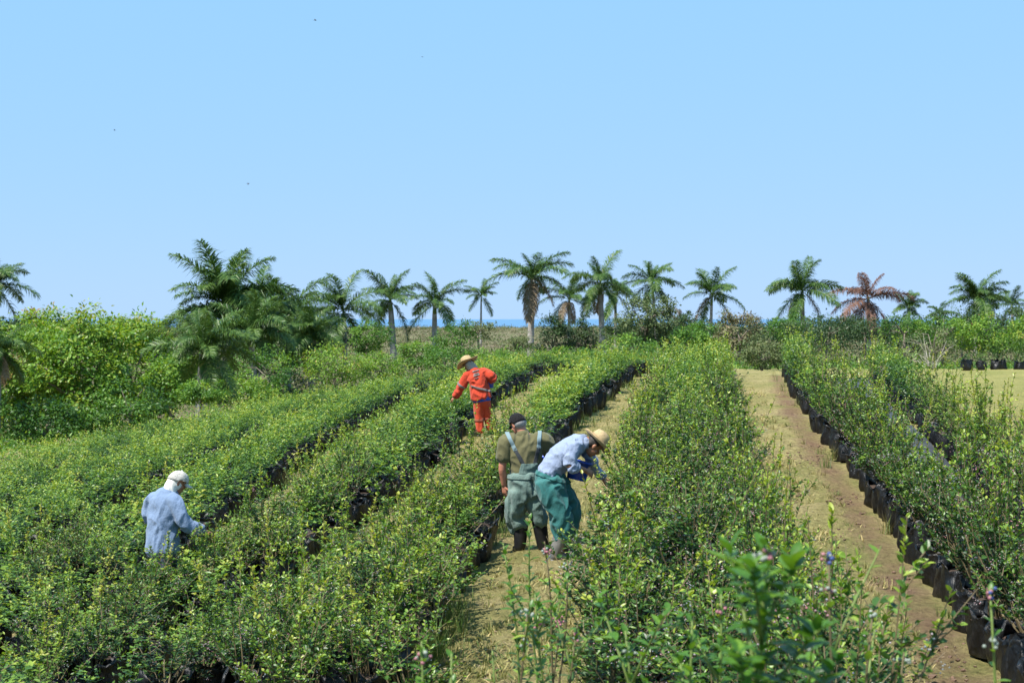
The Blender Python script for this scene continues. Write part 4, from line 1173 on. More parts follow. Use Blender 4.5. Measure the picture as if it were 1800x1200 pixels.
M['skin'] = plain('tanned_skin', (.30, .135, .075), .5, 30, .15, .25, 120, .003)
M['skin_red'] = plain('sunburnt_skin', (.40, .165, .105), .5, 30, .15, .25, 120, .003)
M['eye'] = plain('eye_white', (.5, .48, .44), .3, 60, .1)
M['straw'] = plain('straw_weave', (.40, .29, .15), .75, 60, .28, .7, 160, .004)
M['band'] = plain('hat_band_cloth', (.30, .20, .10), .8, 60, .2)
M['hair'] = plain('grey_hair', (.28, .26, .25), .7, 160, .4, .7, 200, .004)
M['hair_dark'] = plain('dark_hair', (.03, .024, .02), .6, 160, .4, .7, 200, .004)
M['chambray'] = cloth_mat('pale_blue_chambray', (.235, .285, .40), .6)
M['denim_shirt'] = cloth_mat('washed_blue_denim', (.16, .225, .345), .6)
M['teal'] = cloth_mat('teal_workwear', (.026, .125, .12), .5, (.085, .19, .17))
M['sage'] = cloth_mat('faded_sage_cotton', (.115, .175, .155), .6, (.19, .24, .205))
M['olive'] = cloth_mat('olive_jersey', (.105, .098, .045), .3, (.15, .135, .07))
M['orange'] = cloth_mat('orange_workwear', (.50, .052, .022), .5, None, var=.07)
M['orange_p'] = cloth_mat('orange_red_trousers', (.50, .06, .022), .45, None)
M['orange_band'] = cloth_mat('faded_band', (.30, .085, .05), .3)
M['navy'] = cloth_mat('blue_undershirt', (.03, .07, .30), .3)
M['jean'] = cloth_mat('dark_jeans', (.04, .055, .09), .4)
M['white'] = cloth_mat('off_white_cotton', (.70, .68, .63), .25, (.60, .56, .49))
M['black_cap'] = cloth_mat('black_cotton', (.022, .020, .022), .3)
M['strap'] = cloth_mat('pale_strap_webbing', (.17, .24, .26), .3)
M['dstrap'] = cloth_mat('dark_strap_webbing', (.03, .035, .04), .3)
M['reflect'] = plain('reflective_tape', (.20, .175, .16), .4, 40, .15)
M['rubber_grey'] = plain('dusty_grey_rubber', (.15, .145, .135), .5, 9, .4, .2, 40, .004)
M['rubber'] = plain('black_rubber', (.014, .014, .016), .35, 12, .4, .2, 40, .004)
M['blue_pail'] = plain('blue_plastic', (.012, .055, .36), .35, 8, .15)
M['wire'] = plain('galvanised_wire', (.4, .4, .4), .4, 10, .1, metal=.8)
M['scarf'] = cloth_mat('grey_scarf', (.36, .32, .28), .4)

def person(label, x, y):
    root = empty('person', (x, y, h(x, y))); tag(root, label, 'person', 'people picking blueberries'); return root

def dirs(a, b): return (V3(b) - V3(a)).normalized()

# --- man in teal trousers and straw hat, bending to the right
def man_teal():
    d = 15.84; s = d / FPX; X = (985 - 900) * s
    r = person('bending man in pale blue shirt, teal trousers, grey boots and straw hat', X, d)
    q = lambda px, py, yy=0.0: V3(((px - 985) * s, yy, (985 - py) * s))
    nk, hd = q(1029, 773, .02), q(1044, 781, .03)
    up = V3((.74, .10, .67)); fw = V3((.62, .22, -.75)); Rm = basis(fw, up)
    sh_n, el_n, wr_n = q(1010, 781, -.16), q(1000, 812, -.22), q(1029, 823, -.10)
    sh_f, el_f, wr_f = q(1020, 780, .19), q(1046, 817, .33), q(1064, 846, .42)
    pel, mid, ch = q(968, 836, .02), q(987, 806, .02), q(1008, 783, .02)
    bm = bmesh.new()
    limb(bm, [pel, mid, ch, nk], [(.13, .10), (.13, .095), (.16, .095), (.06, .06)], (0, 1, 0))
    limb(bm, [ch + V3((.03, 0, .02)), nk, hd], [(.07, .07), (.058, .058), (.055, .055)], (0, 1, 0))
    head(bm, hd, Rm)
    limb(bm, [sh_n, el_n, (el_n + wr_n) / 2, wr_n], [.052, .046, .040, .028], (0, 0, 1))
    limb(bm, [sh_f, el_f, (el_f + wr_f) / 2, wr_f], [.052, .042, .038, .027], (0, 0, 1))
    hand(bm, wr_n, dirs(el_n, wr_n) + V3((0, .0, -.15)), (.2, .9, -.5), 1, .75)
    hand(bm, wr_f, V3((.5, .25, -.8)), (.6, -.2, .3), -1, .7)
    for hp, kn, an in ((q(966, 838, -.08), q(984, 893, -.09), q(985, 962, -.08)), (q(972, 838, .12), q(1003, 896, .16), q(997, 955, .13))):
        limb(bm, [hp, kn, an], [.085, .06, .045])
    link('body', fuse(bm, .0062, 'body', 3), M['skin'], r)
    eyes(None, hd, Rm, r)
    bm = bmesh.new(); blob(bm, hd + Rm @ V3((0, -.025, .035)), (.082, .092, .085), Rm); blob(bm, hd + Rm @ V3((0, -.06, -.02)), (.068, .05, .055), Rm)
    link('hair', fuse(bm, .008, 'hair', 2), M['hair_dark'], r)
    # shirt: body, rolled near sleeve, long far sleeve, collar
    bm = bmesh.new()
    limb(bm, [q(964, 832, .02), q(972, 822, .02), q(986, 803, .02), q(1007, 783, .02), q(1021, 776, .02), q(1029, 773, .02)],
         [(.175, .13), (.18, .135), (.185, .14), (.195, .122), (.14, .09), (.08, .072)], (0, 1, 0), 24)
    limb(bm, [q(1009, 783, -.10), sh_n + V3((-.02, 0, .0)), el_n, el_n + (wr_n - el_n) * .22], [.085, .078, .068, .066], (0, 0, 1))
    limb(bm, [q(1012, 782, .12), sh_f, el_f, wr_f * .93 + el_f * .07], [.085, .075, .06, .05], (0, 0, 1))
    shirt = wrinkle(fuse(bm, .0105, 'shirt', 4), .019, (9, 7, 9), 3.1, 1, .015)
    link('shirt', shirt, M['chambray'], r)
    bm = bmesh.new()
    limb(bm, [nk + V3((-.005, 0, -.01)) - up * .03, nk + up * .012], [(.083, .083), (.072, .07)], (0, 1, 0), 20, 2)
    link('collar', wrinkle(fuse(bm, .008, 'collar', 1), .004, (20, 20, 20), 1.2), M['chambray'], r)
    bm = bmesh.new(); a = el_n + (wr_n - el_n) * .18; b = el_n + (wr_n - el_n) * .42
    limb(bm, [a, b], [.071, .068], (0, 0, 1)); link('rolled_cuff', wrinkle(fuse(bm, .009, 'rolled_cuff', 2), .006, (18, 18, 18), 4), M['chambray'], r)
    # baggy trousers tucked into boots
    bm = bmesh.new()
    limb(bm, [q(974, 824, .02), q(968, 838, .02), q(966, 858, .02)], [(.175, .13), (.19, .148), (.16, .14)], (0, 1, 0), 24)
    limb(bm, [q(966, 842, -.07), q(972, 868, -.09), q(983, 896, -.10), q(987, 925, -.09), q(987, 947, -.08)], [(.12, .148), (.125, .138), (.12, .125), (.112, .12), (.082, .085)], (0, 1, 0), 20)
    limb(bm, [q(972, 842, .10), q(985, 868, .13), q(1000, 896, .16), q(999, 925, .14), q(995, 946, .13)], [(.125, .15), (.13, .145), (.12, .118), (.11, .11), (.08, .085)], (0, 1, 0), 20)
    tr = wrinkle(fuse(bm, .0115, 'trousers', 3), .026, (8, 8, 7), 7.7, 1, .025)
    t = link('trousers', tr, M['teal'], r)
    link('waistband', cut(tr, [(q(971, 832), (.30, 0, 1)), (q(971, 839), (-.30, 0, -1))], .006, 'waistband'), M['teal'], t)
    bm = bmesh.new(); blob(bm, q(948, 846, -.06), (.022, .06, .065)); link('back_pocket', fuse(bm, .008, 'back_pocket', 2), M['teal'], t)
    boot(r, q(968, 984, -.08), (1, .12, 0), q(985, 940, -.08), M['rubber_grey'], .072)
    boot(r, q(985, 984, .15), (1, .25, 0), q(996, 940, .13), M['rubber_grey'], .070)
    straw_hat(hd + Rm @ V3((0, -.004, .065)), Rm, r, M['band'], .185, .125, .10, .03, 4)
    bk = q(1014, 834, .03)
    bucket('blue bucket hanging at the waist of the bending man in teal trousers', (X + bk.x, d + bk.y + .14, r.location.z + bk.z - .06), .135, .22, (0, .25, .2), M['blue_pail'])

# --- man in olive shirt and pale overalls seen from behind
def man_olive():
    d = 16.45; s = d / FPX; X = (935 - 900) * s; base = 958
    r = person('standing man in olive T-shirt, pale green overalls and black cap seen from behind', X, d)
    q = lambda px, py, yy=0.0: V3(((px - 935) * s, yy, (base - py) * s))
    nk, hd = q(919, 745, 0), q(911, 730, .03)
    up = V3((-.28, .22, .92)); fw = V3((-.50, .72, -.42)); Rm = basis(fw, up)
    sl, ell, wl = q(891, 763, 0), q(883, 803, -.02), q(886, 838, .03)
    sr, elr, wr = q(957, 760, 0), q(972, 789, .10), q(955, 801, .34)
    bm = bmesh.new()
    limb(bm, [q(923, 838), q(922, 800), q(922, 766), nk], [(.14, .10), (.13, .095), (.17, .10), (.065, .065)], (1, 0, 0))
    limb(bm, [q(921, 756), nk, hd], [.07, .062, .06]); head(bm, hd, Rm, 1.03)
    limb(bm, [sl, ell, (ell + wl) / 2, wl], [.054, .044, .043, .030], (0, 1, 0))
    limb(bm, [sr, elr, (elr + wr) / 2, wr], [.054, .044, .043, .030], (0, 0, 1))
    hand(bm, wl, V3((.06, .1, -1)), (.6, .5, 0), 1, .55); hand(bm, wr, V3((-.3, .9, -.1)), (-.6, -.1, -.5), 1, .8)
    for hp, kn, an in ((q(912, 845, 0), q(911, 893, .03), q(916, 945, -.02)), (q(935, 845, 0), q(945, 893, .0), q(953, 945, .02))):
        limb(bm, [hp, kn, an], [.085, .06, .045])
    link('body', fuse(bm, .0062, 'body', 3), M['skin_red'], r); eyes(None, hd, Rm, r, 1.03)
    bm = bmesh.new(); blob(bm, hd + Rm @ V3((0, -.035, .0)), (.083, .082, .065), Rm); link('hair', fuse(bm, .008, 'hair', 2), M['hair'], r)
    cap(hd + Rm @ V3((0, 0, .012)), Rm, M['black_cap'], r, 1.06)
    bm = bmesh.new()
    limb(bm, [q(923, 828), q(923, 812), q(923, 790), q(923, 768), q(922, 756), q(920, 747)], [(.165, .13), (.17, .14), (.19, .14), (.215, .13), (.165, .105), (.08, .08)], (1, 0, 0), 24)
    limb(bm, [q(903, 760), sl + V3((0, 0, .005)), sl * .52 + ell * .48, sl * .32 + ell * .68], [.10, .092, .084, .080], (0, 1, 0))
    limb(bm, [q(943, 759), sr + V3((0, 0, .005)), sr * .5 + elr * .5, sr * .25 + elr * .75], [.10, .092, .082, .078], (0, 1, 0))
    sh = wrinkle(fuse(bm, .0105, 't_shirt', 4), .015, (8, 8, 6), 5.3, 1, .016)
    t = link('t_shirt', sh, M['olive'], r)
    bm = bmesh.new(); limb(bm, [nk + V3((0, 0, -.02)), nk + V3((-.008, 0, .012))], [.083, .074], (1, 0, 0), 18, 2); link('neckband', fuse(bm, .008, 'neckband', 1), M['olive'], t)
    # overalls
    bm = bmesh.new()
    limb(bm, [q(922, 817), q(923, 826), q(923, 845), q(924, 858)], [(.175, .145), (.185, .155), (.20, .165), (.17, .15)], (1, 0, 0), 24)
    limb(bm, [q(910, 848, 0), q(907, 872, .0), q(909, 896, .03), q(914, 914, .0)], [(.115, .155), (.112, .14), (.105, .12), (.10, .11)], (1, 0, 0), 20)
    limb(bm, [q(936, 848, 0), q(942, 872, .0), q(948, 894, .0), q(950, 904, .0)], [(.105, .15), (.098, .13), (.09, .11), (.088, .10)], (1, 0, 0), 20)
    tr = wrinkle(fuse(bm, .0115, 'overalls', 3), .026, (9, 9, 5), 2.2, 1, .025)
    o = link('overalls', tr, M['sage'], r)
    link('waistband', cut(tr, [(q(0, 818), (0, 0, 1)), (q(0, 824), (0, 0, -1))], .008, 'waistband'), M['sage'], o)
    link('bib', cut(sh, [(q(0, 797), (0, 0, 1)), (q(0, 822), (0, 0, -1)), (q(916, 800), (-1, 0, .25)), (q(944, 800), (1, 0, .25))], .012, 'bib'), M['sage'], o)
    def strap(a, b, w, mt, ext=.25):
        dd = (b - a).normalized(); nn = V3((dd.z, 0, -dd.x))
        link('strap', cut(sh, [(a + nn * w, nn), (a - nn * w, -nn), (b, dd), (a - dd * ext, -dd)] + ([] if ext else [(V3((0, .02, 0)), (0, 1, 0))]), .009, 'strap'), mt, o)
    strap(q(893, 748), q(907, 775), .022, M['strap']); strap(q(905, 771), q(921, 799), .020, M['dstrap'], 0)
    strap(q(949, 742), q(946, 772), .022, M['strap']); strap(q(946, 769), q(939, 799), .020, M['dstrap'], 0)
    boot(r, q(916, 957, -.06), (-.25, 1, 0), q(916, 906, .0), M['rubber'], .072)
    boot(r, q(950, 957, -.05), (.55, .8, 0), q(948, 900, .0), M['rubber'], .074)
    bk = q(948, 812, .34)
    bucket('dark blue bucket held in front of the man in overalls', (X + bk.x, d + bk.y, r.location.z + bk.z - .1), .14, .24, (0, 0, .4), M['blue_pail'])

# --- person in washed blue shirt and white cap, waist deep in bushes
def person_white():
    d = 16.3; s = d / FPX; px0 = 286; X = (px0 - 900) * s
    gz0 = h(X, d); base = 560 + (CAMZ - gz0) / s
    r = person('person in loose blue shirt and white cap with neck flap, waist deep in bushes', X, d)
    q = lambda px, py, yy=0.0: V3(((px - px0) * s, yy, (base - py) * s))
    nk, hd = q(301, 865, .02), q(309, 850, .05)
    up = V3((.30, .22, .90)); fw = V3((.80, .42, -.42)); Rm = basis(fw, up)
    sl, ell, wl = q(262, 884, .10), q(254, 914, .14), q(280, 922, .40)
    sr, elr, wr = q(313, 887, -.10), q(327, 916, -.12), q(354, 934, .02)
    bm = bmesh.new()
    limb(bm, [q(283, 968), q(286, 925), q(288, 890), nk], [(.14, .10), (.13, .095), (.165, .10), (.062, .062)], (.85, -.5, 0))
    limb(bm, [q(295, 876), nk, hd], [.07, .06, .058]); head(bm, hd, Rm)
    limb(bm, [sl, ell, (ell + wl) / 2, wl], [.052, .043, .04, .028], (0, 1, 0)); limb(bm, [sr, elr, (elr + wr) / 2, wr], [.052, .043, .04, .028], (0, 0, 1))
    hand(bm, wr, V3((.85, .15, -.3)), (.2, .3, -.8), 1, .6); hand(bm, wl, V3((.5, .8, -.1)), (.3, -.2, -.8), -1, .7)
    for hp, yy in ((276, .08), (294, -.06)):
        limb(bm, [q(hp, 970, yy), V3((q(hp, 970).x, yy, .48)), V3((q(hp, 970).x, yy, .08))], [.085, .06, .045])
    link('body', fuse(bm, .0062, 'body', 3), M['skin'], r); eyes(None, hd, Rm, r)
    bm = bmesh.new(); sd = (.85, -.5, 0)
    limb(bm, [q(283, 968), q(283, 955), q(284, 930), q(286, 905), q(288, 887), q(292, 876), q(299, 868)], [(.205, .17), (.20, .165), (.19, .155), (.205, .15), (.20, .135), (.15, .11), (.085, .085)], sd, 24)
    limb(bm, [q(274, 881, .04), sl, ell, ell * .2 + wl * .8], [.098, .088, .074, .055], (0, 1, 0))
    limb(bm, [q(303, 881, -.05), sr, elr, elr * .06 + wr * .94], [.098, .088, .076, .056], (0, 0, 1))
    sh = wrinkle(fuse(bm, .0105, 'shirt', 4), .016, (7, 7, 4.5), 9.4, 1, .02)
    t = link('shirt', sh, M['denim_shirt'], r)
    bm = bmesh.new(); limb(bm, [nk + V3((-.03, 0, -.035)), nk + V3((0, 0, .02))], [(.095, .09), (.082, .08)], (1, 0, 0), 20, 2); link('collar', wrinkle(fuse(bm, .008, 'collar', 1), .004, (20, 20, 20), 1.2), M['denim_shirt'], t)
    link('cuff', cut(sh, [(wr - V3((.075, 0, -.05)), (-.85, 0, .5)), (wr - V3((.0, .2, 0)), (0, -1, 0)) if False else (wr, (1, 0, -.6))], .005, 'cuff'), M['denim_shirt'], t)
    bm = bmesh.new()
    limb(bm, [q(283, 952), q(283, 975)], [(.165, .14), (.17, .145)], sd, 20)
    for hp, yy in ((276, .08), (294, -.06)):
        limb(bm, [q(hp, 970, yy), V3((q(hp, 970).x, yy, .48)), V3((q(hp, 970).x, yy, .1))], [.115, .09, .08])
    link('jeans', wrinkle(fuse(bm, .012, 'jeans', 4), .008, (8, 8, 6), 6.1, 1, .01), M['jean'], r)
    for hp, yy in ((276, .08), (294, -.06)):
        xx = q(hp, 970).x; boot(r, V3((xx - .04, yy - .05, 0)), (.6, .8, 0), V3((xx, yy, .28)), M['rubber'], .07)
    cp = cap(hd + Rm @ V3((0, 0, .015)), Rm, M['white'], r, 1.13)
    bm = bmesh.new()
    blob(bm, hd + Rm @ V3((0, -.022, -.03)), (.084, .088, .085), Rm)
    limb(bm, [hd + Rm @ V3((0, -.04, .03)), hd + Rm @ V3((0, -.05, -.06)), nk + V3((-.02, -.01, .0))], [(.080, .072), (.080, .076), (.085, .08)], Rm @ V3((1, 0, 0)), 20)
    link('neck_flap', wrinkle(fuse(bm, .0085, 'neck_flap', 3), .005, (14, 14, 8), 3.3), M['white'], cp)

# --- person in orange workwear reaching to the left
def person_orange():
    d = 28.8; s = d / FPX; px0 = 848; X = (px0 - 900) * s
    gz0 = h(X, d); base = 560 + (CAMZ - gz0) / s
    r = person('person in orange jacket and trousers and wide straw hat reaching left', X, d)
    q = lambda px, py, yy=0.0: V3(((px - px0) * s, yy, (base - 1.0 - py) * s))
    nk, hd = q(831, 648, .03), q(823.5, 641, .06)
    up = V3((-.42, .25, .85)); fw = V3((-.72, .42, -.52)); Rm = basis(fw, up)
    sl, ell, wl = q(822, 660, .02), q(810, 681, .06), q(799, 697, .12)
    sr, elr, wr = q(851, 654, .03), q(866, 663, -.02), q(857, 670, .22)
    sd = (.93, .2, .3)
    bm = bmesh.new()
    limb(bm, [q(847, 700), q(843, 680), q(838, 660), nk], [(.14, .10), (.13, .095), (.165, .10), (.062, .062)], sd)
    limb(bm, [q(835, 655), nk, hd], [.07, .06, .058]); head(bm, hd, Rm)
    limb(bm, [sl, ell, (ell + wl) / 2, wl], [.052, .043, .04, .028], (0, 1, 0)); limb(bm, [sr, elr, (elr + wr) / 2, wr], [.052, .043, .04, .028], (0, 0, 1))
    hand(bm, wl, V3((-.7, .2, -.6)), (.5, .1, -.6), 1, .6); hand(bm, wr, V3((-.4, .8, .0)), (-.6, -.3, -.3), -1, .8)
    LEG = ((q(841, 702, .0), q(842, 732, .0), q(844, 757, -.02)), (q(852, 700, .04), q(857, 730, .05), q(862, 754, .08)))
    for hp, kn, an in LEG: limb(bm, [hp, kn, an], [.085, .06, .045])
    link('body', fuse(bm, .0068, 'body', 3), M['skin'], r); eyes(None, hd, Rm, r)
    bm = bmesh.new()
    limb(bm, [q(845.5, 698), q(844, 688), q(841.5, 674), q(838, 661), q(835, 654), q(832, 649)], [(.205, .17), (.20, .16), (.19, .15), (.205, .14), (.15, .11), (.085, .085)], sd, 24)
    limb(bm, [q(829, 658, .02), sl, ell, ell * .1 + wl * .9], [.10, .092, .082, .062], (0, 1, 0))
    limb(bm, [q(846, 654, .02), sr, elr, elr * .15 + wr * .85], [.10, .092, .082, .060], (0, 0, 1))
    jk = wrinkle(fuse(bm, .011, 'jacket', 4), .020, (8, 8, 6), 1.7, 1, .02)
    t = link('jacket', jk, M['orange'], r)
    ax = V3((.28, 0, 1)).normalized()
    link('reflective_stripe', cut(jk, [(q(845, 680), ax), (q(845, 683.2), -ax), (q(829.5, 685), (-1, 0, -.15))], .006, 'reflective_stripe'), M['reflect'], t)
    da = dirs(ell, wl); c0 = ell - da * .06
    link('reflective_stripe', cut(jk, [(c0 + da * .022, da), (c0 - da * .022, -da), (q(826, 680), (1, 0, 0))], .006, 'reflective_stripe'), M['reflect'], t)
    # worn print on the back: short bars laid on the cloth
    rows = ((831, 652, 11, 2.0), (833, 656.2, 9, 1.3), (832.5, 659.5, 11, 2.2), (834.5, 664, 7, 1.4))
    for px, py, w, hh in rows:
        sl2 = V3((.96, 0, .26)).normalized(); up2 = V3((-.26, 0, .96)).normalized()
        a = q(px, py) ; b = a + sl2 * w * s
        cu = [(a, -sl2), (b, sl2), (a + up2 * hh * .5 * s, up2), (a - up2 * hh * .5 * s, -up2), (q(840, 660, -.02), (0, 1, 0))]
        link('back_print', cut(jk, cu, .004, 'back_print'), M['reflect'], t)
    bm = bmesh.new(); limb(bm, [q(846, 696), q(847, 704)], [(.188, .16), (.185, .158)], (.93, .1, .28), 20); link('undershirt', fuse(bm, .011, 'undershirt', 2), M['navy'], r)
    bm = bmesh.new()
    limb(bm, [q(846, 694), q(847, 704), q(847, 711)], [(.16, .14), (.172, .15), (.14, .13)], (1, 0, 0), 22)
    for hp, kn, an in LEG: limb(bm, [hp, hp * .5 + kn * .5, kn, kn * .35 + an * .65, an], [(.105, .125), (.10, .115), (.088, .098), (.082, .09), (.085, .09)])
    tr = wrinkle(fuse(bm, .012, 'trousers', 4), .008, (8, 8, 5), 4.9, 1, .012)
    t2 = link('trousers', tr, M['orange_p'], r)
    for hp, kn, an in LEG:
        c0 = kn + V3((0, 0, -.06)); sx = V3((1, 0, 0))
        link('reflective_stripe', cut(tr, [(c0 + V3((0, 0, .02)), (0, 0, 1)), (c0 - V3((0, 0, .02)), (0, 0, -1)), (c0 + sx * .12, sx), (c0 - sx * .12, -sx)], .005, 'reflective_stripe'), M['orange_band'], t2)
    boot(r, V3((LEG[0][2].x - .02, -.06, 0)), (-.3, .95, 0), V3((LEG[0][2].x, -.02, .2)), M['rubber'], .06)
    boot(r, V3((LEG[1][2].x - .01, .03, 0)), (.35, .9, 0), V3((LEG[1][2].x, .08, .2)), M['rubber'], .06)
    bm = bmesh.new(); blob(bm, hd + Rm @ V3((0, -.03, .0)), (.090, .088, .085), Rm); limb(bm, [hd + Rm @ V3((0, -.04, -.02)), nk + V3((.02, 0, -.01))], [.088, .1])
    link('neck_scarf', wrinkle(fuse(bm, .009, 'neck_scarf', 3), .006, (14, 14, 9), 8), M['scarf'], r)
    straw_hat(hd + Rm @ V3((0, -.006, .062)), Rm, r, M['band'], .245, .135, .105, .02, 9)
    bk = q(858, 680, .17)
    bucket('blue bucket under the right arm of the person in orange', (X + bk.x, d + bk.y, r.location.z + bk.z), .13, .22, (.1, .1, 0), M['blue_pail'])

man_teal(); man_olive(); person_white(); person_orange()

# ------------------------------------------------------------------ tall shoots close to the camera
def leaf_mesh(seed, mat):
    g = np.random.default_rng(seed); V, T = [], []
    n = 7
    for i in range(n):
        u = i / (n - 1); w = .29 * math.sin(math.pi * (u * .92 + .04)) ** .8 * (1 - .25 * u); z = -.16 * u * u + .01 * g.normal()
        V += [(u, w, z + .10 * w / .29), (u, 0, z), (u, -w, z + .10 * w / .29)]
    for i in range(n - 1):
        a = i * 3
        T += [(a, a + 1, a + 4), (a, a + 4, a + 3), (a + 1, a + 2, a + 5), (a + 1, a + 5, a + 4)]
    me = np_mesh('leaf', V, T, np.full(len(V), g.uniform(.2, .8)), True); me.materials.append(mat); return me
SL = [leaf_mesh(i, M['shoot_leaf']) for i in range(5)]
SLD = [leaf_mesh(10 + i, M['bush']) for i in range(3)]
def berry_mesh(col, name):
    bm = bmesh.new(); bmesh.ops.create_uvsphere(bm, u_segments=12, v_segments=8, radius=1)
    for v in bm.verts:
        if v.co.z > .85: v.co.z -= .18
    me = bm_mesh('berry', bm); me.materials.append(plain(name, col, .5, 3, .2)); return me
BER = {'blue': berry_mesh((.035, .06, .19), 'ripe_berry'), 'pink': berry_mesh((.30, .12, .14), 'pink_berry'), 'pale': berry_mesh((.20, .23, .19), 'unripe_berry')}

def shoot(label, px, ytop, d, leafL, nleaf, lean=(0, 0), tone='light', berries=(), top_dense=1.0, branch=0, start=.35):
    x, y, z = at(px, ytop, d); g0 = h(x, y); ln = z - g0
    bx, by = x - lean[0], y - lean[1]; g0 = h(bx, by); ln = z - g0
    root = empty('blueberry_shoot', (bx, by, g0)); tag(root, label, 'plant', 'tall blueberry shoots in the foreground')
    t = np.linspace(0, 1, 9)
    pts = np.c_[lean[0] * t ** 1.4 + .012 * np.sin(t * 9 + px), lean[1] * t ** 1.4, ln * t]
    V, T = tube_arrays(pts, np.linspace(.0085, .003, 9), 7)
    link('stem', np_mesh('stem', V, T, smooth=True), M['green_stem'] if tone == 'light' else M['stem'], root)
    segs = [(pts, start)]
    for b in range(branch):
        k = rnd.uniform(.55, .9); o = np.array([np.interp(k, t, pts[:, c]) for c in range(3)])
        a = rnd.uniform(0, 6.28); bl = rnd.uniform(.14, .30)
        tt = np.linspace(0, 1, 5)
        q = np.c_[o[0] + math.cos(a) * bl * .75 * tt, o[1] + math.sin(a) * bl * .75 * tt, o[2] + bl * tt ** .9]
        V, T = tube_arrays(q, np.linspace(.005, .002, 5), 6); link('twig', np_mesh('twig', V, T, smooth=True), M['green_stem'], root)
        segs.append((q, .1))
    tot = sum(1.0 if i == 0 else .45 for i in range(len(segs)))
    for i, (q, st) in enumerate(segs):
        nn = int(nleaf * (1.0 if i == 0 else .4)); ph = rnd.uniform(0, 6); tq = np.linspace(0, 1, len(q))
        for j in range(nn):
            u = st + (1 - st) * ((j + .5) / nn) ** (1 / top_dense)
            o = V3([float(np.interp(u, tq, q[:, c])) for c in range(3)])
            a = ph + j * 2.4; el = .15 + .75 * u ** 3 + rnd.gauss(0, .2)
            dr = V3((math.cos(a) * math.cos(el), math.sin(a) * math.cos(el), math.sin(el)))
            src = SL if (u > .9 or (tone == 'light' and (i > 0 or u > .72))) else SLD
            f = link('leaf', src[rnd.randrange(len(src))], None, root); f.location = o
            zx = V3((0, 0, 1)) - dr * dr.z; zx.normalize(); yy = zx.cross(dr)
            f.rotation_euler = Matrix((dr, yy, zx)).transposed().to_euler()
            sc = leafL * rnd.uniform(.65, 1.1) * (1 - .3 * max(0, u - .85) / .15); f.scale = (sc, sc, sc)
    for (u, n, kind) in berries:
        o = V3([float(np.interp(u, t, pts[:, c])) for c in range(3)])
        for j in range(n):
            kd = kind if isinstance(kind, str) else kind[j % len(kind)]
            b = link('berry', BER[kd], None, root)
            b.location = o + V3((rnd.gauss(0, .012), rnd.gauss(0, .012), rnd.gauss(0, .010)))
            b.rotation_euler = (rnd.uniform(-1, 1), rnd.uniform(-1, 1), 0); rr = rnd.uniform(.005, .0075); b.scale = (rr, rr, rr)
    return root

shoot('large bright green leafy shoot with pinkish tip rising before the right-hand path', 1338, 955, 3.0, .072, 46, (.05, 0), 'light', ((.985, 14, ('pink', 'pale')), (.75, 5, ('pink', 'blue'))), 1.7, 9, .5)
shoot('thin stem topped with blue and pink berries, right of the large bright shoot', 1466, 965, 4.0, .045, 16, (.02, 0), 'dark', ((.985, 10, ('blue', 'pink', 'pale')), (.93, 6, ('pink', 'pale'))), 1.0, 1)
shoot('dark leaved shoot with a drooping tip at the foot of the right-hand path', 1542, 1075, 4.4, .05, 18, (.1, 0), 'dark', ((.99, 5, 'pale'),), 1.3, 1, .55)
shoot('short dark sprig with pale berries at the bottom of the right-hand path', 1598, 1148, 4.6, .05, 12, (.14, 0), 'dark', ((.98, 5, 'pale'),), 1.3, 0, .6)
shoot('shoot carrying one blue and several pink berries over the right edge bags', 1748, 1030, 4.0, .05, 22, (.0, 0), 'light', ((.985, 8, ('blue', 'pink', 'pink')), (.90, 8, 'pale')), 1.1, 1)
shoot('slender upright shoot standing alone in the right-hand path', 1390, 800, 11.2, .05, 34, (.02, 0), 'dark', (), 1.0, 0, .35)
shoot('yellow green shoot rising left of the straw hat man\'s boots', 887, 955, 6.2, .06, 34, (-.12, 0), 'light', ((.80, 5, 'pale'),), 1.3, 2, .4)
shoot('bright shoot just left of the grey boots with a thin bare lower stem', 928, 905, 7.2, .062, 30, (-.06, 0), 'light', (), 1.5, 1, .5)
shoot('dark shoot with a cluster of brownish berries below the grey boots', 955, 952, 6.6, .045, 24, (-.10, 0), 'dark', ((.97, 16, ('pale', 'pink')),), 1.2, 1, .4)
shoot('shoot with grey green berries at the bottom edge by the middle path', 922, 1075, 5.0, .05, 24, (.03, 0), 'dark', ((.99, 8, 'pale'), (.92, 6, 'pale')), 1.2, 1, .45)
shoot('bright shoot hung with pink berries at the bottom edge left of the middle path', 742, 1128, 4.2, .058, 26, (.05, 0), 'light', ((.97, 9, ('pink', 'pale')), (.86, 12, 'pink')), 1.5, 2, .5)
shoot('small dark shoot at the bottom edge beside the shoot with pink berries', 800, 1150, 4.4, .05, 18, (.04, 0), 'light', (), 1.3, 1, .5)
shoot('leafy light green shoot low in the middle of the bottom edge', 1212, 1078, 4.1, .06, 30, (.03, 0), 'light', (), 1.4, 2, .45)
shoot('shoot with a fat bunch of red pink berries before the middle bed', 980, 1085, 6.6, .045, 20, (.06, 0), 'dark', ((.985, 22, 'pink'),), 1.1, 1, .4)
shoot('leafy shoot at the bottom edge right of the large bright shoot', 1420, 1110, 3.8, .055, 26, (.03, 0), 'light', ((.97, 5, 'pale'),), 1.4, 2, .45)
shoot('leaning shoot with tiny leaves between the grey boots and the centre bed', 1000, 985, 6.9, .045, 26, (.08, 0), 'dark', ((.98, 8, 'pale'),), 1.2, 2, .35)
shoot('leafy bright shoot crossing the path left of the pink berry bunch', 945, 1040, 5.8, .055, 30, (-.05, 0), 'light', ((.9, 6, 'pink'),), 1.4, 3, .4)
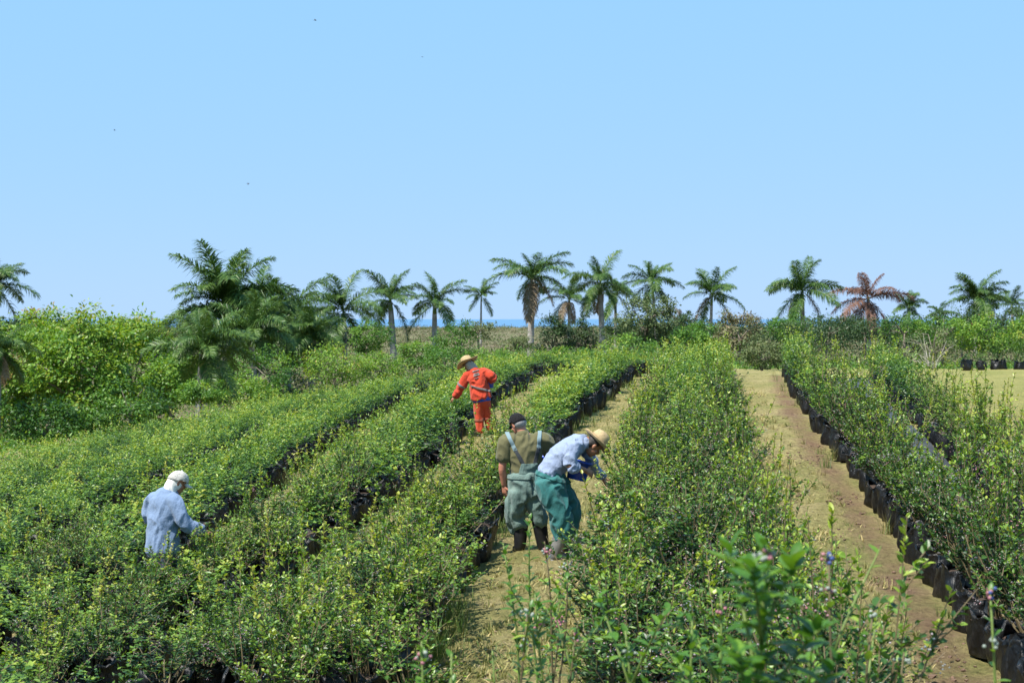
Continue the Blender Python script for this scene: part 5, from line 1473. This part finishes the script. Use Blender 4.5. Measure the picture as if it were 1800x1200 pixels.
shoot('shoot with dark rounded leaves at the bottom right of the middle path', 1010, 1100, 5.2, .05, 28, (.06, 0), 'dark', ((.97, 7, ('pink', 'pale')),), 1.3, 3, .4)
shoot('broad leaved shoot at the bottom edge of the centre bed', 1100, 1110, 4.4, .06, 30, (-.04, 0), 'light', ((.95, 8, 'pale'),), 1.4, 4, .4)
shoot('bright double tipped shoot left of the large bright shoot', 1262, 1045, 4.4, .05, 30, (-.03, 0), 'light', ((.97, 5, 'pink'),), 1.5, 5, .45)
shoot('green sprig at the bottom left of the middle path', 868, 1145, 5.4, .05, 14, (.02, 0), 'light', (), 1.3, 0, .5)

# ------------------------------------------------------------------ birds far up in the sky
m_b = plain('bird_feathers', (.035, .03, .028), .8, 9, .2)
def bird(label, px, py, d, span, bank, flap):
    x, y, z = at(px, py, d)
    A = Acc()
    A.add(*tube_arrays(np.array([(-.28, 0, .0), (-.18, 0, .02), (0, 0, .0), (.16, 0, .01), (.27, 0, .035), (.34, 0, .025)]) * span, np.array([.01, .035, .055, .045, .028, .006]) * span, 8))
    root = empty('bird', (x, y, z), rnd.uniform(-.6, .6)); root.rotation_euler[0] = bank; tag(root, label, 'bird', 'soaring birds')
    A.add(np.array([(-.28, .0, .01), (-.46, .09, .0), (-.46, -.09, .0), (-.28, .02, -.005)]) * span, np.array([(0, 1, 2), (3, 2, 1)]))
    link('body', A.mesh('bird_body', True), m_b, root)
    for sg in (-1, 1):
        V, T = [], []
        for up in (0, -.012):
            for k in range(6):
                u = k / 5; c = .17 * (1 - .55 * u ** 2)
                zz = flap * (math.sin(u * 1.9)) * .5 + up
                V += [(.09 - .06 * u * u, sg * u * .5, zz), (.09 - .06 * u * u - c, sg * u * .5, zz)]
        for k in range(5):
            a = 2 * k; T += [(a, a + 1, a + 3), (a, a + 3, a + 2)]; b = 12 + a; T += [(b, b + 3, b + 1), (b, b + 2, b + 3)]
            T += [(a, a + 2, b + 2), (a, b + 2, b), (a + 1, b + 1, b + 3), (a + 1, b + 3, a + 3)]
        link('wing', np_mesh('wing', np.array(V) * span, T, smooth=True), m_b, root)
bird('dark bird with raised wings, topmost of the soaring birds', 555, 38, 230, .9, .3, .35)
bird('faint bird gliding high in the middle of the sky', 743, 102, 330, .9, .1, .15)
bird('tiny bird at the left of the sky', 203, 230, 330, .9, -.3, .25)
bird('low flying bird with bent wings above the left palms', 437, 323, 240, .9, .35, -.3)
